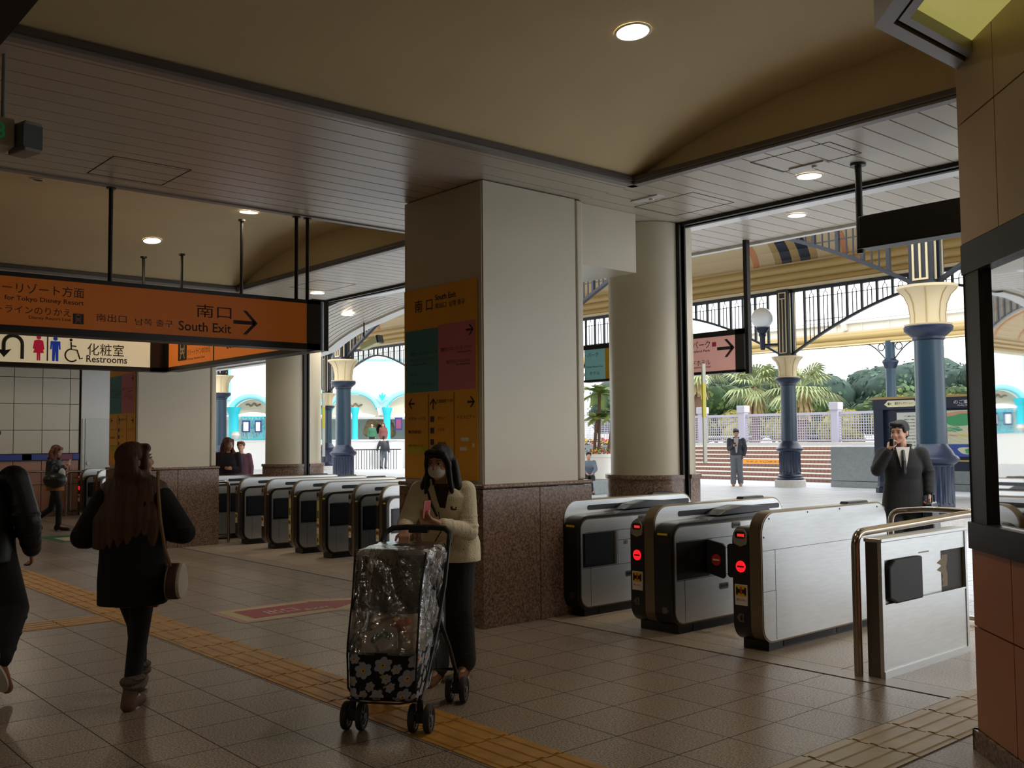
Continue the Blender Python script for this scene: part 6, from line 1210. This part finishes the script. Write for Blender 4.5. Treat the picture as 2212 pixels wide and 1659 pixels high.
# ================================================================ stroller
SL, SH = (-4.46, 2.95), (.6333, -.7739)
rzs = math.atan2(-SH[0], SH[1]); st = thing('stroller', 'black stroller with a daisy-patterned foot cover and clear rain cover', 'stroller', (SL[0], SL[1], 0), rzs)
mFrame = M('stroller_frame', (20, 20, 22), .35); mTyre = M('tyre_grey', (48, 46, 48), .7); mHub = M('hub_silver', (150, 150, 155), .3, metal=.8); mHood = M('hood_charcoal', (38, 32, 32), .85); mSeat = M('seat_cream', (232, 204, 176), .85, noise=.08, nscale=9); mPipe = M('black_piping', (16, 15, 16), .6)
def sb_(m_, nm, mat, par=st, **q): return m_.build(nm, mat, par, local=True, **q)
def wheelset(x, y, r=.075, ang=0):
    f = MB(); f.cyl((x, y, r+.01), (x, y, r+.1), .017, n=12); f.obox((x, y-.01, r+.015), .02, .035, .03, (1, 0, 0), (0, 1, 0)); fk = sb_(f, 'wheel_fork', mFrame, smooth=True)
    for s_ in (-1, 1):
        cx = x+s_*.042; m = MB(); n = 28; w = .016; rs = []
        for rr, dx in ((r*.72, -w), (r*.93, -w), (r, -w*.6), (r, w*.6), (r*.93, w), (r*.72, w)): rs.append([V((cx+dx, y-.02+rr*math.cos(2*math.pi*i/n), r+rr*math.sin(2*math.pi*i/n))) for i in range(n)])
        m.rings(rs+[rs[0]], caps=False); wh = sb_(m, 'wheel', mTyre, smooth=True)
        m = MB(); m.cyl((cx-.018, y-.02, r), (cx+.018, y-.02, r), r*.24, n=16)
        for q in range(6): a = math.pi*q/3; m.obox((cx, y-.02+r*.48*math.cos(a), r+r*.48*math.sin(a)), .010, r*.27, .006, (1, 0, 0), (0, math.cos(a), math.sin(a)))
        n = 24; m.rings([[V((cx+dx, y-.02+rr*math.cos(2*math.pi*i/n), r+rr*math.sin(2*math.pi*i/n))) for i in range(n)] for rr, dx in ((r*.66, -.011), (r*.74, -.013), (r*.74, .013), (r*.66, .011), (r*.66, -.011))], caps=False)
        sb_(m, 'hub', mHub, wh)
    m = MB(); m.cyl((x-.06, y-.02, r), (x+.06, y-.02, r), .008); sb_(m, 'axle', mHub, fk)
for x, y in ((-.185, 0), (.185, 0), (-.235, -.62), (.235, -.62)): wheelset(x, y)
for s_ in (-1, 1):
    m = MB(); m.tube([(s_*.185, .0, .17), (s_*.19, -.1, .26), (s_*.2, -.3, .48), (s_*.21, -.45, .72), (s_*.205, -.58, .95)], .013, n=12); sb_(m, 'frame_tube', mFrame, smooth=True)
    m = MB(); m.tube([(s_*.235, -.62, .17), (s_*.22, -.5, .36), (s_*.2, -.36, .53)], .012, n=10); sb_(m, 'rear_strut', mFrame, smooth=True)
m = MB(); m.tube([(-.205, -.58, .93), (-.2, -.63, .99), (-.16, -.66, 1.015), (-.08, -.67, 1.02), (.08, -.67, 1.02), (.16, -.66, 1.015), (.2, -.63, .99), (.205, -.58, .93)], .017, n=14); sb_(m, 'push_handle', mRubber, smooth=True)
m = MB(); m.obox((0, -.66, 1.01), .06, .022, .022, (1, 0, 0), (0, 1, 0)); sb_(m, 'fold_lever', mFrame, bevel=.006); m = MB(); m.cyl((-.19, -.02, .165), (.19, -.02, .165), .009); m.cyl((-.22, -.6, .2), (.22, -.6, .2), .009); sb_(m, 'cross_bar', mFrame)
# seat
m = MB(); m.obox((0, -.34, .70), .155, .02, .22, (1, 0, 0), (0, .88, .47), (0, -.45, .89)); m.obox((0, -.17, .475), .155, .15, .022, (1, 0, 0), (0, 1, .12)); m.obox((0, -.03, .4), .15, .02, .09, (1, 0, 0), (0, 1, .3)); sb_(m, 'seat', mSeat, bevel=.02, seg=3)
m = MB(); m.tube([(-.17, -.28, .62), (-.165, -.12, .63), (-.1, -.06, .63), (.1, -.06, .63), (.165, -.12, .63), (.17, -.28, .62)], .02, n=12); sb_(m, 'bumper_bar', mHood, smooth=True)
m = MB()
for s_ in (-1, 1): m.cap((s_*.07, -.30, .8), (s_*.05, -.17, .55), .014, .014, 8)
sb_(m, 'harness', mHood, smooth=True)
m = MB(); m.ell((0, -.16, .55), (.14, .13, .085), 18, 10); sb_(m, 'blanket', M('blanket_cream', (240, 214, 186), .9, noise=.06, nscale=10, bump=.4, bscale=14), smooth=True)
# hood: quarter shell
m = MB(); n = 10; k2 = 14; rs = []
for i in range(n+1):
    a = math.radians(-12+95*i/n); rs.append([V((.175*math.sin(b_), -.36+.27*math.cos(a)*math.cos(b_)**.8, .69+.27*math.sin(a)*math.cos(b_)**.5)) for b_ in [(-1+2*q/k2)*1.45 for q in range(k2+1)]])
m.rings(rs, caps=False, close=False); sb_(m, 'hood', mHood, solid=.006, smooth=True)
# daisy foot cover: front, sides, bottom as one pouch
def outline(z):                                          # half width and front/back depth of the rain cover at height z
    if z < .2: return .175, .03, -.20
    if z < .45: f = (z-.2)/.25; return .185+.01*f, .085-.01*f, -.22-.24*f
    if z < .72: f = (z-.45)/.27; return .195-.005*f, .075-.075*f, -.46-.1*f
    f = min(1, (z-.72)/.23); return .19+.015*f, .0-.085*f, -.56+.0*f
def ringat(z, grow=0):
    hw, yf_, yb = outline(z); hw += grow; yf_ += grow; yb -= grow; P = []; r = .045
    for cx, cy, a0 in ((hw-r, yf_-r, 0), (-hw+r, yf_-r, 90), (-hw+r, yb+r, 180), (hw-r, yb+r, 270)):
        for q in range(7): a = math.radians(a0+15*q); P.append(V((cx+r*math.cos(a), cy+r*math.sin(a), z)))
    return P
def subdiv(P, seg=.03):
    out = []
    for i in range(len(P)):
        a, b_ = P[i], P[(i+1) % len(P)]; c = max(1, int((b_-a).length/seg)); out += [a.lerp(b_, q/c) for q in range(c)]
    return out
N0 = 96
def resamp(P, n=N0):
    L = [0]; 
    for i in range(len(P)): L.append(L[-1]+(P[(i+1) % len(P)]-P[i]).length)
    out = []; T = L[-1]; i = 0
    for q in range(n):
        s_ = T*q/n
        while L[i+1] < s_: i += 1
        out.append(P[i].lerp(P[(i+1) % len(P)], (s_-L[i])/max(1e-6, L[i+1]-L[i])))
    return out
rs = []; zs = [.17+.02*i for i in range(14)]
for i, z in enumerate(zs):
    g = -.02*(1-min(1, i/2)) ; rg = resamp(ringat(z, g)); rs.append([p+V((0, 0, -.0)) for p in rg])
m = MB(); m.rings(rs, caps=False); m.f.append(tuple(range(N0))[::-1]); m.m.append(0); muff = sb_(m, 'foot_cover', M('daisy_cloth_black', (30, 27, 28), .85), smooth=True)
mPet = M('petal_grey', (170, 174, 194), .8); mCen = M('flower_centre', (226, 178, 110), .8); mLf = M('leaf_lime', (150, 176, 60), .8); mDot = M('centre_dot', (60, 30, 20), .8)
rnd = random.Random(12); pl = []; tries = 0; Pm = MB(); Cm = MB(); Dm = MB(); Lm = MB()
def surf(u, z):                                          # point and outward normal on the cover wall; u along the perimeter, 0..1
    P = resamp(ringat(z), N0); i = int(u*N0) % N0; f = u*N0-int(u*N0); p = P[i].lerp(P[(i+1) % N0], f); tg = (P[(i+1) % N0]-P[i]).normalized(); nn = V((tg.y, -tg.x, 0)); return p, tg, nn, N0
Per = sum((ringat(.3)[(i+1) % 28]-ringat(.3)[i]).length for i in range(28))
def petal_flower(u, z, R):
    n = 8; rot = rnd.uniform(0, 6)
    def pt(a, r, e): du = r*math.cos(a)/Per; q, tg, nn, _ = surf((u+du) % 1, min(.76, max(.175, z+r*math.sin(a)))); return q+nn*e
    prev = None; c = pt(0, 0, .003); K = 40
    ring = []
    for q in range(K):
        a = 2*math.pi*q/K; rr = R*(.72+.28*abs(math.cos(rot+a*3.0))); ring.append(pt(a, rr, .003))
    mid = [pt(2*math.pi*q/K, R*.5, .003) for q in range(K)]
    for q in range(K): Pm.add([mid[q], ring[q], ring[(q+1) % K], mid[(q+1) % K]], [(0, 1, 2, 3)]); Pm.add([c, mid[q], mid[(q+1) % K]], [(0, 1, 2)])
    rc_ = [pt(2*math.pi*q/12, R*.3, .0045) for q in range(12)]; Cm.add(rc_, [tuple(range(12))]); rc_ = [pt(2*math.pi*q/8, R*.1, .0055) for q in range(8)]; Dm.add(rc_, [tuple(range(8))])
    if rnd.random() < .6:
        a = rnd.uniform(0, 6.28); l0 = [pt(a, R*1.0, .002), pt(a+.3, R*1.25, .002), pt(a+.1, R*1.5, .002), pt(a-.2, R*1.25, .002)]; Lm.add(l0, [(0, 1, 2, 3)])
while tries < 2500 and len(pl) < 60:
    tries += 1; u = rnd.random(); p0, tg0, nn0, _ = surf(u, .3)
    side = abs(nn0.x) > .7; zmax = .70 if side else .40; z = rnd.uniform(.2, zmax); R = rnd.choice((.028, .038, .046, .05))
    if nn0.y < -.5: continue
    if side and z > .42 and p0.y > -.24+ (z-.42)*-.55: continue
    if all(math.hypot(min(abs(u-a), 1-abs(u-a))*Per, z-b_) > (R+c)*.96 for a, b_, c in pl): pl.append((u, z, R)); petal_flower(u, z, R)
# black daisy cloth triangle rising on the sides of the rain cover
for s_ in (-1, 1):
    m = MB(); cols_ = 10
    for q in range(cols_):
        ya, yb = -.2-.34*q/cols_, -.2-.34*(q+1)/cols_; za, zb = .43+.27*q/cols_, .43+.27*(q+1)/cols_
        hwa = outline(min(za, .7))[0]+.001; ybk = -.22-.24*1
        m.add([(s_*hwa, ya, max(.43-.0, .2+(abs(ya)-.44)*1.0 if ya < -.44 else .2)), (s_*hwa, yb, max(.2, .2+(abs(yb)-.44)*1.9 if yb < -.44 else .2)), (s_*hwa, yb, zb), (s_*hwa, ya, za)], [(0, 1, 2, 3)])
    sb_(m, 'side_panel', MATS['daisy_cloth_black'], muff)
sb_(Pm, 'daisy_petals', mPet, muff); sb_(Cm, 'daisy_centres', mCen, muff); sb_(Dm, 'daisy_dots', mDot, muff); sb_(Lm, 'daisy_leaves', mLf, muff)
# clear rain cover with wrinkles
mRain = bpy.data.materials.new('clear_vinyl'); mRain.use_nodes = True; nt_ = mRain.node_tree; pb_ = nt_.nodes['Principled BSDF']; out = nt_.nodes['Material Output']
pb_.inputs['Base Color'].default_value = (.8, .8, .82, 1); pb_.inputs['Roughness'].default_value = .1; pb_.inputs['Specular IOR Level'].default_value = .9
tr = nt_.nodes.new('ShaderNodeBsdfTransparent'); mxs = nt_.nodes.new('ShaderNodeMixShader'); fr = nt_.nodes.new('ShaderNodeFresnel'); fr.inputs['IOR'].default_value = 1.55
nzz = nt_.nodes.new('ShaderNodeTexNoise'); nzz.inputs['Scale'].default_value = 9; nzz.inputs['Detail'].default_value = 3; nzz.inputs['Distortion'].default_value = 1.5; tcc = nt_.nodes.new('ShaderNodeTexCoord'); nt_.links.new(tcc.outputs['Object'], nzz.inputs['Vector'])
bpn = nt_.nodes.new('ShaderNodeBump'); bpn.inputs['Strength'].default_value = .8; bpn.inputs['Distance'].default_value = .02; nt_.links.new(nzz.outputs['Fac'], bpn.inputs['Height']); nt_.links.new(bpn.outputs['Normal'], pb_.inputs['Normal']); nt_.links.new(bpn.outputs['Normal'], fr.inputs['Normal'])
gls = nt_.nodes.new('ShaderNodeBsdfGlossy'); gls.inputs['Roughness'].default_value = .13; nt_.links.new(bpn.outputs['Normal'], gls.inputs['Normal'])
dif = nt_.nodes.new('ShaderNodeMixShader'); dif.inputs[0].default_value = .10; nt_.links.new(tr.outputs[0], dif.inputs[1]); nt_.links.new(pb_.outputs[0], dif.inputs[2])
ml_ = nt_.nodes.new('ShaderNodeMath'); ml_.operation = 'MULTIPLY_ADD'; ml_.inputs[1].default_value = 2.4; ml_.inputs[2].default_value = .05; nt_.links.new(fr.outputs[0], ml_.inputs[0])
nt_.links.new(ml_.outputs[0], mxs.inputs[0]); nt_.links.new(dif.outputs[0], mxs.inputs[1]); nt_.links.new(gls.outputs[0], mxs.inputs[2]); nt_.links.new(mxs.outputs[0], out.inputs['Surface'])
rs = []; rnd = random.Random(9)
zs = [.42, .48, .54, .60, .66, .72, .78, .84, .89, .925, .945, .955]
for i, z in enumerate(zs):
    P = resamp(ringat(min(z, .95), .004 if z < .93 else -.03*(z-.93)/.025)); cxy = sum(P, V())/len(P)
    rs.append([p+(p-cxy).normalized()*(.007*math.sin(q*.9+i*1.3)+.007*math.sin(q*.37+i*2.1)+rnd.uniform(-.004, .004)) for q, p in enumerate(P)])
m = MB(); m.rings(rs, caps=False); m.f.append(tuple((len(rs)-1)*N0+q for q in range(N0))); m.m.append(0); rc2 = sb_(m, 'rain_cover', mRain, smooth=True)
for s_ in (-1, 1):                                       # black piping down the front corners
    P = []
    for q in range(14): z = .19+(.94-.19)*q/13; hw, yf_, yb = outline(z); P.append((s_*(hw-.004), yf_+.002, z))
    m = MB(); m.tube(P, .0055, n=8); sb_(m, 'piping', mPipe, rc2, smooth=True)
m = MB(); m.tube([(-.19, .075, .19), (-.1, .088, .175), (.1, .088, .175), (.19, .075, .19)], .005, n=6); sb_(m, 'piping', mPipe, rc2)
m = MB(); P = [(-.194, -.30+.045*math.cos(a), .78+.075*math.sin(a)) for a in [2*math.pi*q/24 for q in range(25)]]; m.tube(P, .004, n=6); m.tube([(-.192, -.16, .93), (-.195, -.24, .86), (-.196, -.33, .83)], .006, n=6); sb_(m, 'vent_trim', mPipe, rc2); m = MB(); m.ell((-.193, -.30, .77), (.003, .036, .055), 16, 10); sb_(m, 'vent_flap', mHood, rc2)
# toys and book inside
def so(p): return at_local(SL, SH, p)
bk = thing('picture_book', 'white picture book with a green caterpillar shape lying in the stroller', 'book', tuple(so((.03, -.0, .5)))); X_ = (so((1, 0, 0))-so((0, 0, 0))).normalized(); F_ = (so((0, 1, 0))-so((0, 0, 0))).normalized()
e1 = (X_*.97+V((0, 0, .26))).normalized(); e1 = (X_*.97-V((0, 0, .22))).normalized(); nb = (F_*.8+V((0, 0, .6))).normalized(); e2 = nb.cross(e1).normalized(); c = so((.02, .005, .485))
m = MB(); m.obox(c, .085, .065, .006, tuple(e1), tuple(e2)); m.build('cover', M('book_white', (226, 220, 206), .5), bk); nb = e1.cross(e2).normalized(); nb = nb if nb.dot(F_) > 0 else -nb
m = MB(); rnd = random.Random(1)
for q in range(7): a = -1.1+2.2*q/6; m.ell(c+e1*(.05*math.sin(a))*1.05+V((0, 0, 1))*(.012+.022*math.cos(a*1.3))+nb*.008-V((0, 0, .012)), .017, 10, 6)
m.build('green_picture', M('book_green', (60, 120, 60), .6), bk)
mt = [M('toy_red', (200, 50, 50), .6), M('toy_yellow', (230, 170, 60), .6), M('toy_orange', (226, 110, 50), .6)]
ty = thing('plush_toy', 'red and yellow soft toy on the stroller bar', 'toy', tuple(so((-.06, -.03, .57))))
for q, (x, z, r_) in enumerate(((-.035, .575, .03), (-.075, .555, .03), (-.1, .575, .025), (-.06, .535, .022), (-.09, .53, .02))): MB().ell(so((x, -.035, z)), r_, 14, 10).build('toy_piece', mt[(q+1) % 3 if q == 0 else 0 if q % 2 else 2], ty, smooth=True)
m = MB(); m.tube([so((.1-.016*q, -.02, .56+.006*q)) for q in range(10)], .008, n=6); tag(m.build('bead_string', M('bead_multi', (190, 110, 90), .6, c2=(90, 110, 150), nscale=60)), 'string of coloured beads above the picture book', 'toy')
